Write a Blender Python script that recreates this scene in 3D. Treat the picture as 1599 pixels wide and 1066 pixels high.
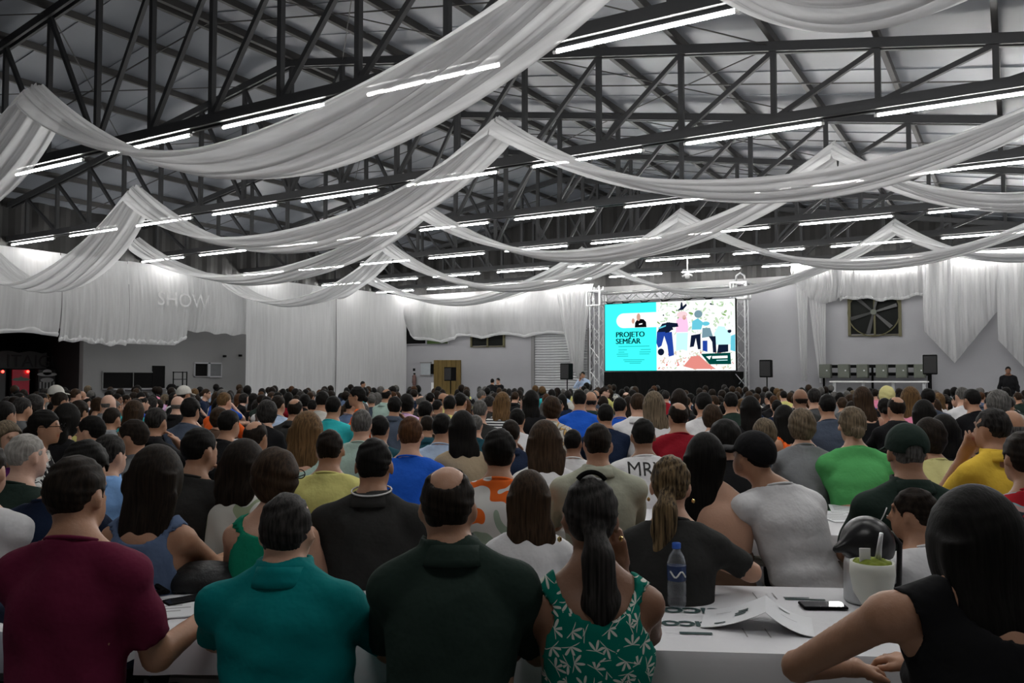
import bpy, bmesh, math, random, time
import numpy as np
from mathutils import Vector, Matrix
from mathutils.bvhtree import BVHTree
T_START = time.time()
random.seed(7)
for o in list(bpy.data.objects):
    bpy.data.objects.remove(o, do_unlink=True)
SC = bpy.context.scene
COL = SC.collection
# ------------------------------------------------------------------ camera
FPX, CXP, CYP = 1300.0, 799.5, 533.0
EYE = 1.55
YAW = math.radians(31.1)
PITCH = math.radians(2.42)
cam_d = bpy.data.cameras.new('camera'); cam_d.sensor_width = 36.0; cam_d.lens = FPX/1599*36.0
cam_d.clip_start = 0.05; cam_d.clip_end = 200
cam = bpy.data.objects.new('camera', cam_d); COL.objects.link(cam)
cam.location = (0, 0, EYE); cam.rotation_euler = (math.pi/2+PITCH, 0, YAW)
SC.camera = cam
# ------------------------------------------------------------------ world and exposure
w = bpy.data.worlds.new('world'); SC.world = w; w.use_nodes = True
w.node_tree.nodes['Background'].inputs[0].default_value = (0.05, 0.055, 0.06, 1)
w.node_tree.nodes['Background'].inputs[1].default_value = 0.1
SC.view_settings.view_transform = 'Standard'; SC.view_settings.look = 'None'
SC.view_settings.gamma = 1.0; SC.view_settings.use_curve_mapping = False
SC.view_settings.exposure = 0.0
TUBE_POWER = 125.0
SC.cycles.use_denoising = True
SC.cycles.max_bounces = 5; SC.cycles.diffuse_bounces = 3; SC.cycles.glossy_bounces = 2; SC.cycles.transparent_max_bounces = 12
SC.cycles.caustics_reflective = False; SC.cycles.caustics_refractive = False
SC.cycles.sample_clamp_indirect = 6.0
# ------------------------------------------------------------------ geometry of the view (real depths in metres)
RIGHT = Vector((math.cos(YAW), math.sin(YAW), 0)); FWD = Vector((-math.sin(YAW), math.cos(YAW), 0))
def ground(lat, dep, z=0.0):
    return RIGHT*lat + FWD*dep + Vector((0, 0, z))
def ray(px, py):
    x = (px-CXP)/FPX; y = (CYP-py)/FPX
    f = math.cos(PITCH)-y*math.sin(PITCH); u = math.sin(PITCH)+y*math.cos(PITCH)
    return x/f, u/f
def at_depth(px, py, dep):
    a, b = ray(px, py); return ground(a*dep, dep, EYE+b*dep)
def on_y(px, py, Y):
    a, b = ray(px, py); d = RIGHT*a+FWD; t = Y/d.y; return Vector((d.x*t, Y, EYE+b*t))
def on_x(px, py, X):
    a, b = ray(px, py); d = RIGHT*a+FWD; t = X/d.x; return Vector((X, d.y*t, EYE+b*t))
# ------------------------------------------------------------------ materials
MATS = {}
def nodes_of(m):
    m.use_nodes = True; return m.node_tree.nodes, m.node_tree.links
def mat(name, col, rough=0.6, metal=0.0, var=0.12, scale=8.0, bump=0.0, bscale=40.0, emit=None, spec=0.4, stretch=None):
    if name in MATS: return MATS[name]
    m = bpy.data.materials.new(name); N, L = nodes_of(m)
    b = N['Principled BSDF']
    b.inputs['Roughness'].default_value = rough; b.inputs['Metallic'].default_value = metal
    b.inputs['Specular IOR Level'].default_value = spec
    tc = N.new('ShaderNodeTexCoord'); src = tc.outputs['Object']
    if stretch:
        mp = N.new('ShaderNodeMapping'); mp.inputs['Scale'].default_value = stretch
        L.new(src, mp.inputs[0]); src = mp.outputs[0]
    nz = N.new('ShaderNodeTexNoise'); nz.inputs['Scale'].default_value = scale; nz.inputs['Detail'].default_value = 4
    L.new(src, nz.inputs['Vector'])
    mx = N.new('ShaderNodeMix'); mx.data_type = 'RGBA'
    c = Vector(col[:3])
    mx.inputs['A'].default_value = (*(c*(1-var)), 1); mx.inputs['B'].default_value = (*(c*(1+var)), 1)
    L.new(nz.outputs['Fac'], mx.inputs['Factor']); L.new(mx.outputs['Result'], b.inputs['Base Color'])
    if bump:
        n2 = N.new('ShaderNodeTexNoise'); n2.inputs['Scale'].default_value = bscale; n2.inputs['Detail'].default_value = 3
        L.new(src, n2.inputs['Vector'])
        bp = N.new('ShaderNodeBump'); bp.inputs['Strength'].default_value = bump; bp.inputs['Distance'].default_value = 0.02
        L.new(n2.outputs['Fac'], bp.inputs['Height']); L.new(bp.outputs[0], b.inputs['Normal'])
    if emit:
        b.inputs['Emission Color'].default_value = (*col[:3], 1); b.inputs['Emission Strength'].default_value = emit
    MATS[name] = m; return m
def voile(name, transp, col=(0.80, 0.80, 0.80), axis_scale=(1, 1, 1)):
    m = bpy.data.materials.new(name); N, L = nodes_of(m)
    for n in list(N):
        if n.type == 'BSDF_PRINCIPLED': N.remove(n)
    out = N['Material Output']
    d = N.new('ShaderNodeBsdfDiffuse'); d.inputs[0].default_value = (*col, 1)
    t = N.new('ShaderNodeBsdfTranslucent'); t.inputs[0].default_value = (*col, 1)
    x = N.new('ShaderNodeBsdfTransparent')
    m1 = N.new('ShaderNodeMixShader'); m1.inputs[0].default_value = 0.42
    L.new(d.outputs[0], m1.inputs[1]); L.new(t.outputs[0], m1.inputs[2])
    tc = N.new('ShaderNodeTexCoord'); mp = N.new('ShaderNodeMapping'); mp.inputs['Scale'].default_value = axis_scale
    nz = N.new('ShaderNodeTexNoise'); nz.inputs['Scale'].default_value = 6.0; nz.inputs['Detail'].default_value = 3
    L.new(tc.outputs['Object'], mp.inputs[0]); L.new(mp.outputs[0], nz.inputs['Vector'])
    mr = N.new('ShaderNodeMapRange'); mr.inputs['From Min'].default_value = 0.3; mr.inputs['From Max'].default_value = 0.7
    mr.inputs['To Min'].default_value = transp*0.6; mr.inputs['To Max'].default_value = min(1, transp*1.35)
    L.new(nz.outputs['Fac'], mr.inputs[0])
    m2 = N.new('ShaderNodeMixShader'); L.new(mr.outputs[0], m2.inputs[0])
    L.new(m1.outputs[0], m2.inputs[1]); L.new(x.outputs[0], m2.inputs[2]); L.new(m2.outputs[0], out.inputs[0])
    MATS[name] = m; return m
M_STEEL = mat('dark painted steel', (0.035, 0.036, 0.038), 0.5, 0.3)
M_PURLIN = mat('brown grey purlin steel', (0.06, 0.058, 0.056), 0.55, 0.2)
M_ROOF = mat('grey roof sheet', (0.20, 0.215, 0.24), 0.42, 0.0, 0.10, 1.2, 0.05, 3.0)
M_TUBE = mat('white light tube', (1, 0.985, 0.96), 0.4, emit=TUBE_POWER, var=0.0)
M_FIX = mat('white lamp housing', (0.75, 0.75, 0.74), 0.5)
M_CORR = mat('dark corrugated sheet', (0.015, 0.0145, 0.014), 0.6, 0.2, 0.3, 2.0)
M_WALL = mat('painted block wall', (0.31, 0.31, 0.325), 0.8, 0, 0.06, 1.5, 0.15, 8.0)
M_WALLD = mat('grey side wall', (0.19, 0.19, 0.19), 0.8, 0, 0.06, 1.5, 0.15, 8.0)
M_FLOOR = mat('concrete floor', (0.30, 0.30, 0.31), 0.55, 0, 0.15, 2.0, 0.1, 20.0)
M_BLACK = mat('black matte', (0.006, 0.006, 0.006), 0.8, spec=0.06)
M_ALU = mat('aluminium truss tube', (0.55, 0.56, 0.57), 0.35, 0.6)
M_OLIVE = mat('olive painted frame', (0.11, 0.10, 0.05), 0.6)
M_CAB = mat('grey green cabinet', (0.10, 0.11, 0.09), 0.6)
M_SWAG = voile('sheer white voile swag', 0.27, (0.71, 0.715, 0.72), (0.12, 4, 0.12))
M_DRAPE_Y = voile('sheer white wall drape', 0.16, (0.74, 0.745, 0.75), (1, 2.5, 0.15))
M_DRAPE_X = voile('sheer white end drape', 0.14, (0.74, 0.745, 0.75), (2.5, 1, 0.15))
# ------------------------------------------------------------------ mesh helpers
def mesh_obj(name, verts, faces, material, parent=None, smooth=False):
    me = bpy.data.meshes.new(name)
    me.from_pydata([tuple(v) for v in verts], [], faces); me.update()
    if smooth:
        me.polygons.foreach_set('use_smooth', [True]*len(me.polygons))
    if material: me.materials.append(material)
    return link(name, me, parent)
def link(name, me, parent=None):
    o = bpy.data.objects.new(name, me); COL.objects.link(o)
    if parent: o.parent = parent
    return o
class MB:
    def __init__(s): s.v = []; s.f = []
    def box(s, x0, x1, y0, y1, z0, z1):
        n = len(s.v)
        s.v += [(x0,y0,z0),(x1,y0,z0),(x1,y1,z0),(x0,y1,z0),(x0,y0,z1),(x1,y0,z1),(x1,y1,z1),(x0,y1,z1)]
        s.f += [tuple(n+i for i in q) for q in ((0,3,2,1),(4,5,6,7),(0,1,5,4),(1,2,6,5),(2,3,7,6),(3,0,4,7))]
        return s
    def bar(s, a, b, w, h=None, up=(0, 0, 1)):
        a = Vector(a); b = Vector(b); h = h or w; d = (b-a).normalized(); u = Vector(up)
        if abs(d.dot(u)) > 0.98: u = Vector((0, 1, 0))
        x = d.cross(u).normalized(); y = x.cross(d).normalized(); n = len(s.v)
        for p in (a, b):
            for sx, sy in ((-1,-1),(1,-1),(1,1),(-1,1)): s.v.append(tuple(p+x*sx*w/2+y*sy*h/2))
        s.f += [tuple(n+i for i in q) for q in ((0,1,2,3),(7,6,5,4),(0,4,5,1),(1,5,6,2),(2,6,7,3),(3,7,4,0))]
        return s
    def tube(s, pts, r, seg=8, caps=True):
        pts = [Vector(p) for p in pts]; rs = r if isinstance(r, (list, tuple)) else [r]*len(pts)
        n = len(s.v); prev = None
        for i, p in enumerate(pts):
            d = (pts[min(i+1, len(pts)-1)]-pts[max(i-1, 0)]).normalized()
            if prev is None:
                u = Vector((0, 0, 1)) if abs(d.z) < 0.9 else Vector((1, 0, 0)); x = d.cross(u).normalized()
            else: x = (prev-d*prev.dot(d)).normalized()
            prev = x; y = d.cross(x)
            for k in range(seg):
                a = 2*math.pi*k/seg; s.v.append(tuple(p+(x*math.cos(a)+y*math.sin(a))*rs[i]))
        for i in range(len(pts)-1):
            for k in range(seg):
                k2 = (k+1) % seg; s.f.append((n+i*seg+k, n+i*seg+k2, n+(i+1)*seg+k2, n+(i+1)*seg+k))
        if caps:
            s.f.append(tuple(n+k for k in range(seg))[::-1]); s.f.append(tuple(n+(len(pts)-1)*seg+k for k in range(seg)))
        return s
    def lathe(s, prof, seg=20, c=(0, 0, 0)):
        n = len(s.v)
        for r, z in prof:
            for k in range(seg):
                a = 2*math.pi*k/seg; s.v.append((c[0]+r*math.cos(a), c[1]+r*math.sin(a), c[2]+z))
        for i in range(len(prof)-1):
            for k in range(seg):
                k2 = (k+1) % seg; s.f.append((n+i*seg+k, n+i*seg+k2, n+(i+1)*seg+k2, n+(i+1)*seg+k))
        s.f.append(tuple(n+k for k in range(seg))[::-1]); s.f.append(tuple(n+(len(prof)-1)*seg+k for k in range(seg)))
        return s
    def grid(s, fn, nu, nv):
        n = len(s.v)
        for i in range(nu+1):
            for j in range(nv+1): s.v.append(tuple(fn(i/nu, j/nv)))
        for i in range(nu):
            for j in range(nv):
                a = n+i*(nv+1)+j; s.f.append((a, a+1, a+nv+2, a+nv+1))
        return s
    def poly(s, pts):
        n = len(s.v); s.v += [tuple(p) for p in pts]; s.f.append(tuple(range(n, n+len(pts)))); return s
    def build(s, name, material, parent=None, smooth=False, bevel=0):
        o = mesh_obj(name, s.v, s.f, material, parent, smooth)
        if bevel:
            md = o.modifiers.new('bevel', 'BEVEL'); md.width = bevel; md.segments = 2; md.limit_method = 'ANGLE'
        return o
def tag(o, label=None, cat=None, group=None, kind=None):
    if label: o['label'] = label
    if cat: o['category'] = cat
    if group: o['group'] = group
    if kind: o['kind'] = kind
    return o
def empty(name, loc=(0, 0, 0), rz=0.0):
    o = bpy.data.objects.new(name, None); COL.objects.link(o); o.location = loc; o.rotation_euler = (0, 0, rz)
    o.empty_display_size = 0.1; return o
def text_mesh(txt, size, extr=0.0, bold=0.0, align='LEFT'):
    cu = bpy.data.curves.new('lettering', 'FONT'); cu.body = txt; cu.size = size; cu.extrude = extr; cu.offset = bold
    cu.align_x = align; cu.resolution_u = 3
    o = bpy.data.objects.new('lettering', cu); COL.objects.link(o)
    dg = bpy.context.evaluated_depsgraph_get(); me = bpy.data.meshes.new_from_object(o.evaluated_get(dg))
    bpy.data.objects.remove(o, do_unlink=True); bpy.data.curves.remove(cu)
    return me
def text_obj(name, txt, size, material, parent, M, extr=0.002, bold=0.0, align='LEFT'):
    me = text_mesh(txt, size, extr, bold, align); me.materials.clear(); me.materials.append(material)
    me.transform(M); o = link(name, me, parent); return o
ORD = ['first','second','third','fourth','fifth','sixth','seventh','eighth','ninth','tenth','eleventh','twelfth','thirteenth','fourteenth','fifteenth','sixteenth','seventeenth','eighteenth','nineteenth','twentieth']
# ------------------------------------------------------------------ hall shell
XL, XR, YB, YE = -23.6, 3.3, -4.0, 28.4
RX, RZ, SL = -12.9, 8.15, 0.172
HC = 5.32
def roof_z(x): return RZ - SL*abs(x-RX)
TRY = [-4.0, 0.3, 4.2, 8.1, 12.4, 16.4, 20.45, 24.4, 27.7]
floor = MB().box(XL-5, XR+0.3, YB-0.3, YE+0.3, -0.2, 0).build('floor', M_FLOOR); tag(floor, 'grey concrete floor of the hall', kind='structure')
# roof: sheets in panels with open seams, purlins as children
ceil = MB()
NODES = [RX+1.42*i for i in range(-8, 12)]
xs = [XL-0.6]+[RX]+[XR+0.4]
for a, b in ((xs[0], xs[1]), (xs[1], xs[2])):
    n = len(ceil.v)
    for (x, y) in ((a, YB), (b, YB), (b, YE), (a, YE)): ceil.v.append((x, y, roof_z(x)+0.19))
    for (x, y) in ((a, YB), (b, YB), (b, YE), (a, YE)): ceil.v.append((x, y, roof_z(x)+0.25))
    ceil.f += [tuple(n+i for i in q) for q in ((0,3,2,1),(4,5,6,7),(0,1,5,4),(1,2,6,5),(2,3,7,6),(3,0,4,7))]
ceil = ceil.build('ceiling', M_ROOF); tag(ceil, 'grey metal sheet gable roof over the hall', kind='structure')
rib_me = None
k = 0
y = YB+0.6
while y < YE:            # overlapping sheet edges, thin raised seams across the slope
    for a, b in ((XL-0.5, RX), (RX, XR+0.3)):
        MB().bar((a, y, roof_z(a)+0.185), (b, y, roof_z(b)+0.185), 0.035, 0.02).build('sheet_seam', M_ROOF, ceil)
    y += 1.35
for x in NODES:
    if XL-0.4 < x < XR+0.2:
        if abs(x-RX) < 0.1:
            for dx in (-0.14, 0.14):
                MB().bar((x+dx, YB, roof_z(x)+0.10), (x+dx, YE, roof_z(x)+0.10), 0.09, 0.17).build('purlin', M_PURLIN, ceil)
        else:
            MB().bar((x, YB, roof_z(x)+0.12), (x, YE, roof_z(x)+0.12), 0.075, 0.13).build('purlin', M_PURLIN, ceil)
for i in range(len(TRY)-1):
    ym = (TRY[i]+TRY[i+1])/2
    for a, b in ((XL, RX), (RX, XR)):
        MB().bar((a, ym, roof_z(a)+0.05), (b, ym, roof_z(b)+0.05), 0.02).build('tie_rod', M_PURLIN, ceil)
    for a, b in ((RX+1.42, RX+5.68), (RX+5.68, RX+9.94), (RX-1.42, RX-5.68)):
        if i % 2 == 0 or True:
            MB().bar((a, TRY[i], roof_z(a)), (b, TRY[i+1], roof_z(b)), 0.016).build('brace_cable', M_PURLIN, ceil)
            MB().bar((b, TRY[i], roof_z(b)), (a, TRY[i+1], roof_z(a)), 0.016).build('brace_cable', M_PURLIN, ceil)
# end wall: light block wall below, dark corrugated gable above
WT = 4.75
wall_e = empty('wall_end', (0, YE, 0)); tag(wall_e, 'pale block end wall behind the screen', kind='structure')
def part_local(o, root):     # place a world-space mesh under a root without moving it
    o.parent = root; o.matrix_parent_inverse = Matrix.Translation(-Vector(root.location)) if root.rotation_euler[2] == 0 else root.matrix_basis.inverted(); return o
def corr(name, p0, p1, z0, ztop, root, step=0.16, dep=0.05):
    p0 = Vector(p0); p1 = Vector(p1); d = (p1-p0); n = int(d.length/step); nrm = Vector((-d.y, d.x, 0)).normalized()
    mb = MB()
    for i in range(n+1):
        q = p0+d*(i/n)+nrm*(dep if (i//2) % 2 else 0.0)
        mb.v.append((q.x, q.y, z0)); mb.v.append((q.x, q.y, ztop(q.x, q.y)))
    for i in range(n): mb.f.append((2*i, 2*i+2, 2*i+3, 2*i+1))
    return part_local(mb.build(name, M_CORR), root)
part_local(MB().box(XL-5, XR+0.3, YE, YE+0.25, 0, WT).build('block_wall', M_WALL), wall_e)
part_local(MB().box(XL, XR, YE-0.12, YE+0.05, WT-0.06, WT+0.14).build('wall_beam', M_WALLD), wall_e)
corr('gable_sheet', (XR, YE+0.02, 0), (XL, YE+0.02, 0), WT, lambda x, y: roof_z(x)+0.2, wall_e)
# left wall with recess
wall_l = empty('wall_left', (XL, 0, 0)); tag(wall_l, 'grey left side wall below the white drapes', kind='structure')
RY0, RY1 = 7.6, 14.55
hz0, hz1, hy0, hy1 = 1.28, 2.05, 15.25, 18.15
def lw(y0, y1, z0, z1, nm='wall_section', m=M_WALLD): return part_local(MB().box(XL-0.2, XL, y0, y1, z0, z1).build(nm, m), wall_l)
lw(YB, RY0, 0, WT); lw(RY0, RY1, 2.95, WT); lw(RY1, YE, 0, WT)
corr('upper_sheet', (XL-0.1, YE, 0), (XL-0.1, YB, 0), WT, lambda x, y: roof_z(XL)+0.2, wall_l)
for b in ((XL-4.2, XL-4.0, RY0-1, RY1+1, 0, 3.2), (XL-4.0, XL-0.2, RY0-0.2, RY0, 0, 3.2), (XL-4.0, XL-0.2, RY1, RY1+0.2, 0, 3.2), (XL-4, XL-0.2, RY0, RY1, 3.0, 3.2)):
    part_local(MB().box(*b).build('recess_wall', mat('near black recess wall', (0.012, 0.012, 0.012), 0.9)), wall_l)  # all recess walls share one near-black colour
wall_r = MB().box(XR, XR+0.2, YB, YE, 0, roof_z(XR)+0.2).build('wall_right', M_WALL); tag(wall_r, 'pale right side wall', kind='structure')
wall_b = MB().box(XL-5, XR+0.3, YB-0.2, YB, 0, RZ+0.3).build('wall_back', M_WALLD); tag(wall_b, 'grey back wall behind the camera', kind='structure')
# ------------------------------------------------------------------ roof trusses
def bar_obj(name, a, b, w, h, root): return part_local(MB().bar(a, b, w, h).build(name, M_STEEL), root)
TRN = ['added unseen above the camera', 'above the near tables', 'second from the near end', 'third from the near end', 'fourth from the near end', 'fifth from the near end', 'sixth from the near end', 'nearest the screen wall']
for ti, Y in enumerate(TRY[1:]):
    t = empty('roof_truss', (RX, Y, HC)); tag(t, 'dark steel gable roof truss, '+TRN[ti], 'truss', 'roof trusses across the hall')
    xa, xb = XL-0.35, XR
    for dy in (-0.07, 0.07): bar_obj('bottom_chord', (xa, Y+dy, HC), (xb, Y+dy, HC), 0.05, 0.15, t)
    for dy in (-0.06, 0.06):
        bar_obj('top_chord', (xa, Y+dy, roof_z(xa)-0.02), (RX, Y+dy, roof_z(RX)-0.02), 0.05, 0.14, t)
        bar_obj('top_chord', (RX, Y+dy, roof_z(RX)-0.02), (xb, Y+dy, roof_z(xb)-0.02), 0.05, 0.14, t)
    ns = [x for x in NODES if xa < x < xb]
    for x in ns:
        if roof_z(x)-HC > 0.15: bar_obj('vertical', (x, Y, HC), (x, Y, roof_z(x)-0.05), 0.08, 0.08, t)
    for i in range(len(ns)-1):
        a, b = ns[i], ns[i+1]
        if a >= RX-0.01: p, q = (a, Y, HC+0.03), (b, Y, roof_z(b)-0.08)
        else: p, q = (b, Y, HC+0.03), (a, Y, roof_z(a)-0.08)
        if q[2]-p[2] > 0.12: bar_obj('diagonal', p, q, 0.07, 0.07, t)
# ------------------------------------------------------------------ tube lights, one object each
def make_tube():
    root = MB().box(-1.03, 1.03, -0.022, 0.022, 0.024, 0.055).build('tube_light', M_STEEL)
    MB().tube([(-1.0, 0, 0), (1.0, 0, 0)], 0.0185, 8).build('tube', M_TUBE, root)
    for s in (-1, 1):
        MB().tube([(s*1.0, 0, 0), (s*1.045, 0, 0)], 0.021, 8).build('end_cap', M_FIX, root)
    return root
def copy_tree(o, parent=None):
    c = o.copy(); COL.objects.link(c); c.parent = parent
    for ch in o.children: copy_tree(ch, c)
    return c
LX = [-1.57-2.75*k for k in range(-1, 9)][::-1]
tube0 = None
for ti, Y in enumerate(TRY[1:]):
    for li, x0 in enumerate(LX):
        if (ti == 0 and (x0 < -8 or li % 2)) or (ti == 1 and x0 < -9): continue  # lamps over the camera are unseen, added to light the front rows' backs
        if tube0 is None: o = tube0 = make_tube()
        else: o = copy_tree(tube0)
        o.location = (x0+1.02, Y, HC-0.145)
        tag(o, 'glowing white tube light, %s from the left under the %s' % (ORD[li], 'truss '+TRN[ti]), 'tube light', 'tube lights under the trusses')
# ------------------------------------------------------------------ ceiling swags of sheer fabric
SX = {-1: -24.3, 0: -19.9, 1: -15.3, 2: -11.1, 3: -6.55, 4: -2.48, 5: 1.9, 6: 3.2}
SY = {1: 6.15, 2: 10.5, 3: 14.5, 4: 18.5, 5: 22.5, 6: 26.3}
SZ = 5.45
def swag(r0, r1, yk, label, sag=1.55, wm=1.35, x0=None, x1=None, z0=SZ, z1=SZ):
    a = SX[r0] if x0 is None else x0; b = SX[r1] if x1 is None else x1; Y = SY[yk]
    rnd = random.Random(int(a*13+Y*7)); ph = [rnd.uniform(0, 6.28) for _ in range(6)]
    def fn(u, v):
        x = a+(b-a)*u; s = math.sin(math.pi*u)
        wd = 0.62+(wm-0.62)*s**0.7
        t = v-0.5
        zc = z0+(z1-z0)*u-4*sag*u*(1-u)
        fold = 0.035*math.sin(2*math.pi*5.0*v+ph[0]+1.2*u)+0.022*math.sin(2*math.pi*9*v+ph[1]-1.5*u)+0.012*math.sin(2*math.pi*17*v+ph[2])
        fold *= (0.5+0.7*s)
        dr = -0.34*(abs(t)*2)**2*(1-s)+0.10*math.sin(math.pi*v)*(-s)
        skew = 0.10*math.sin(2*math.pi*u+ph[3])
        return (x+0.02*math.sin(20*v+ph[4]), Y+t*wd+skew*s, zc+fold+dr)
    o = MB().grid(fn, 56, 56).build('fabric_swag', M_SWAG, smooth=True)
    tag(o, label, 'ceiling swag', 'sheer white fabric swags under the roof'); return o
swag(0, 2, 1, 'sheer white swag falling from the upper left corner peak toward the left edge')
swag(2, 4, 1, 'largest sheer white swag, crossing the top centre of the hall')
swag(4, 5, 1, 'sheer white swag dipping into view at the top right edge', sag=1.25, x1=1.0)
swag(-1, 1, 2, 'sheer white swag dipping in front of the left wall drapes', sag=1.85, x0=-22.0)
swag(1, 3, 2, 'sheer white swag between the left peak and the centre peak, second row')
swag(3, 5, 2, 'sheer white swag sweeping from the centre peak to the right edge, second row')
swag(0, 2, 3, 'sheer white swag starting at the left wall drape corner, third row', x0=-21.0, sag=1.45)
swag(2, 4, 3, 'sheer white swag in the middle of the third row')
swag(4, 6, 3, 'sheer white swag at the right edge in the third row', x1=3.0, sag=1.25)
swag(-1, 1, 4, 'sheer white swag hanging over the long left curtain, fourth row', x0=-22.0, z0=4.9, sag=1.3)
swag(1, 3, 4, 'sheer white swag in the middle of the fourth row')
swag(3, 5, 4, 'sheer white swag at the right of the fourth row')
swag(-1, 0, 5, 'short sheer white swag near the left wall, fifth row', x0=-22.0, sag=0.6, z0=4.9)
swag(0, 2, 5, 'sheer white swag in front of the end wall valance, fifth row', sag=1.4)
swag(2, 4, 5, 'sheer white swag hanging just before the top of the screen', sag=1.55)
swag(4, 6, 5, 'sheer white swag at the far right, fifth row', x1=3.0, sag=1.1)
# ------------------------------------------------------------------ wall drapes
M_HEM = voile('folded white hem', 0.03, (0.84, 0.845, 0.85))
part_local(MB().box(-22.75, -22.65, 4.0, 20.5, 4.32, 4.92).build('fascia_board', mat('white fascia board', (0.75, 0.75, 0.75), 0.7)), wall_l)
def drape(name, label, p0, p1, ztop, zbot, nf, amp, material, inward, billow=0.12, nu=90, nv=30, gather=None, group='white drapes on the walls', hem=0.05, hemfold=False):
    p0 = Vector(p0); p1 = Vector(p1); nrm = Vector(inward)
    rnd = random.Random(int(p0.x*31+p0.y*17)); ph = [rnd.uniform(0, 6.28) for _ in range(5)]
    zt = ztop if callable(ztop) else (lambda u: ztop)
    zb = zbot if callable(zbot) else (lambda u: zbot)
    def fn(u, v):           # v 0 top .. 1 bottom
        uu = u
        if gather: uu = gather(u, v)
        p = p0+(p1-p0)*uu
        z = zt(u)+(zb(u)-zt(u))*v
        f = amp*(0.35+0.65*v)*(math.sin(2*math.pi*nf*u+ph[0])+0.5*math.sin(2*math.pi*nf*2.3*u+ph[1]+2*v)+0.35*math.sin(2*math.pi*nf*5.1*u+ph[2]-3*v))
        bl = billow*math.sin(math.pi*min(1, v*0.9))**1.5
        if v > 0.93: bl -= hem*(v-0.93)/0.07
        return p.x+nrm.x*(f+bl), p.y+nrm.y*(f+bl), z
    o = MB().grid(fn, nu, nv).build(name, material, smooth=True)
    if hemfold:
        def fh(u, v):
            x, y, z = fn(u, 1.0); a = math.pi*v; g = 0.10+0.04*math.sin(37*u+ph[3])+0.03*math.sin(71*u)
            return x+nrm.x*(0.05*math.sin(a)+0.015), y+nrm.y*(0.05*math.sin(a)+0.015), z-0.03+g*v*1.6
        MB().grid(fh, nu, 5).build('hem_fold', M_HEM, o, True)
    return tag(o, label, 'drape', group)
def yl(px): return on_x(px, 500, -22.3).y
def zl(px, py): return on_x(px, py, -22.3).z
XD = -22.3
W = lambda a, b, c: (lambda u: a+b*math.sin(c*u)+0.03*math.sin(23*u))
drape('wall_drape', 'white sheer drape at the far left edge of the side wall', (XD, 5.5, 0), (XD, yl(91), 0), 4.93, W(2.68, 0.03, 9), 7, 0.04, M_DRAPE_Y, (1, 0, 0), hemfold=True)
drape('wall_drape', 'white sheer drape panel left of the vertical seam on the side wall', (XD, yl(92), 0), (XD, yl(197), 0), 4.93, W(2.52, 0.04, 6), 4, 0.035, M_DRAPE_Y, (1, 0, 0), hemfold=True)
dr_show = drape('wall_drape', 'white sheer drape panel with faint letters, above the serving hatch', (XD, yl(198), 0), (XD, yl(291), 0), 4.95, lambda u: 2.55+(0.5*max(0, u-0.8)*2), 3, 0.03, M_DRAPE_Y, (1, 0, 0), hemfold=True)
drape('wall_drape', 'shorter white drape panel above the small sliding window', (XD-0.25, yl(284)+.2, 0), (XD-0.25, yl(388)+.3, 0), 4.95, W(2.98, 0.02, 7), 4, 0.025, M_DRAPE_Y, (1, 0, 0))
drape('wall_drape', 'full length white curtain nearest the sliding window', (XD, yl(384), 0), (XD, yl(460), 0), 4.95, 0.05, 3, 0.012, M_DRAPE_Y, (1, 0, 0), billow=0.03)
drape('wall_drape', 'full length white curtain in the middle of the long curtain wall', (XD, yl(458), 0), (XD, yl(524), 0), 4.95, 0.05, 2, 0.012, M_DRAPE_Y, (1, 0, 0), billow=0.03)
drape('wall_drape', 'full length white curtain at the hall corner', (XD+0.1, yl(522), 0), (XD+0.1, yl(631), 0), 4.98, 0.05, 3, 0.012, M_DRAPE_Y, (1, 0, 0), billow=0.03)
text_obj('faint_lettering', 'SHOW', 0.62, voile('pale sheer lettering', 0.30, (0.92, 0.92, 0.92)), dr_show, Matrix.Translation((XD+0.21, yl(238), 3.72)) @ Matrix.Rotation(math.pi/2, 4, 'Z') @ Matrix.Rotation(math.pi/2, 4, 'X'), 0.004)
YD = YE-0.30
def xe(px): return on_y(px, 500, YD).x
def ze(px, py): return on_y(px, py, YD).z
x630, x925 = xe(630), xe(922)
def zv(u):
    return 2.98+0.22*math.exp(-((u-0.0)/0.05)**2)*0+(0.9*math.exp(-(u/0.05)**2))+0.14*abs(math.sin(math.pi*u*3.9))+ (0.12 if u > 0.35 else 0)
drape('valance_drape', 'white scalloped valance on the end wall left of the screen', (x630, YD, 0), (xe(885), YD, 0), 5.0, zv, 7, 0.05, M_DRAPE_X, (0, -1, 0), billow=0.2, hemfold=True)
def gat(c, pw):
    return lambda u, v: c+(u-c)*(1-0.72*v**pw)
drape('tail_drape', 'gathered white drape tail beside the roller shutter', (xe(868), YD-0.15, 0), (xe(930), YD-0.15, 0), 5.0, lambda u: 1.45+0.8*abs(u-0.6), 6, 0.06, M_DRAPE_X, (0, -1, 0), gather=gat(0.62, 0.8))
drape('tail_drape', 'narrow white drape tail right of the screen tower', (xe(1240), YD-0.1, 0), (xe(1268), YD-0.1, 0), 5.2, 1.4, 4, 0.05, M_DRAPE_X, (0, -1, 0), gather=gat(0.6, 0.5), nu=40)
drape('tail_drape', 'narrow white drape tail beside the grey cabinets', (xe(1256), YD+0.05, 0), (xe(1292), YD+0.05, 0), 5.2, 1.35, 4, 0.05, M_DRAPE_X, (0, -1, 0), gather=gat(0.85, 0.9), nu=40)
drape('valance_drape', 'small white swag of the valance left of the fan window', (xe(1240), YD-0.2, 0), (xe(1322), YD-0.2, 0), 5.28, lambda u: 3.9+0.55*(abs(u-0.62)*2)**2, 5, 0.09, M_DRAPE_X, (0, -1, 0), billow=0.2, gather=lambda u, v: u+0.12*math.sin(3*v)*u*(1-u)*4)
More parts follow.
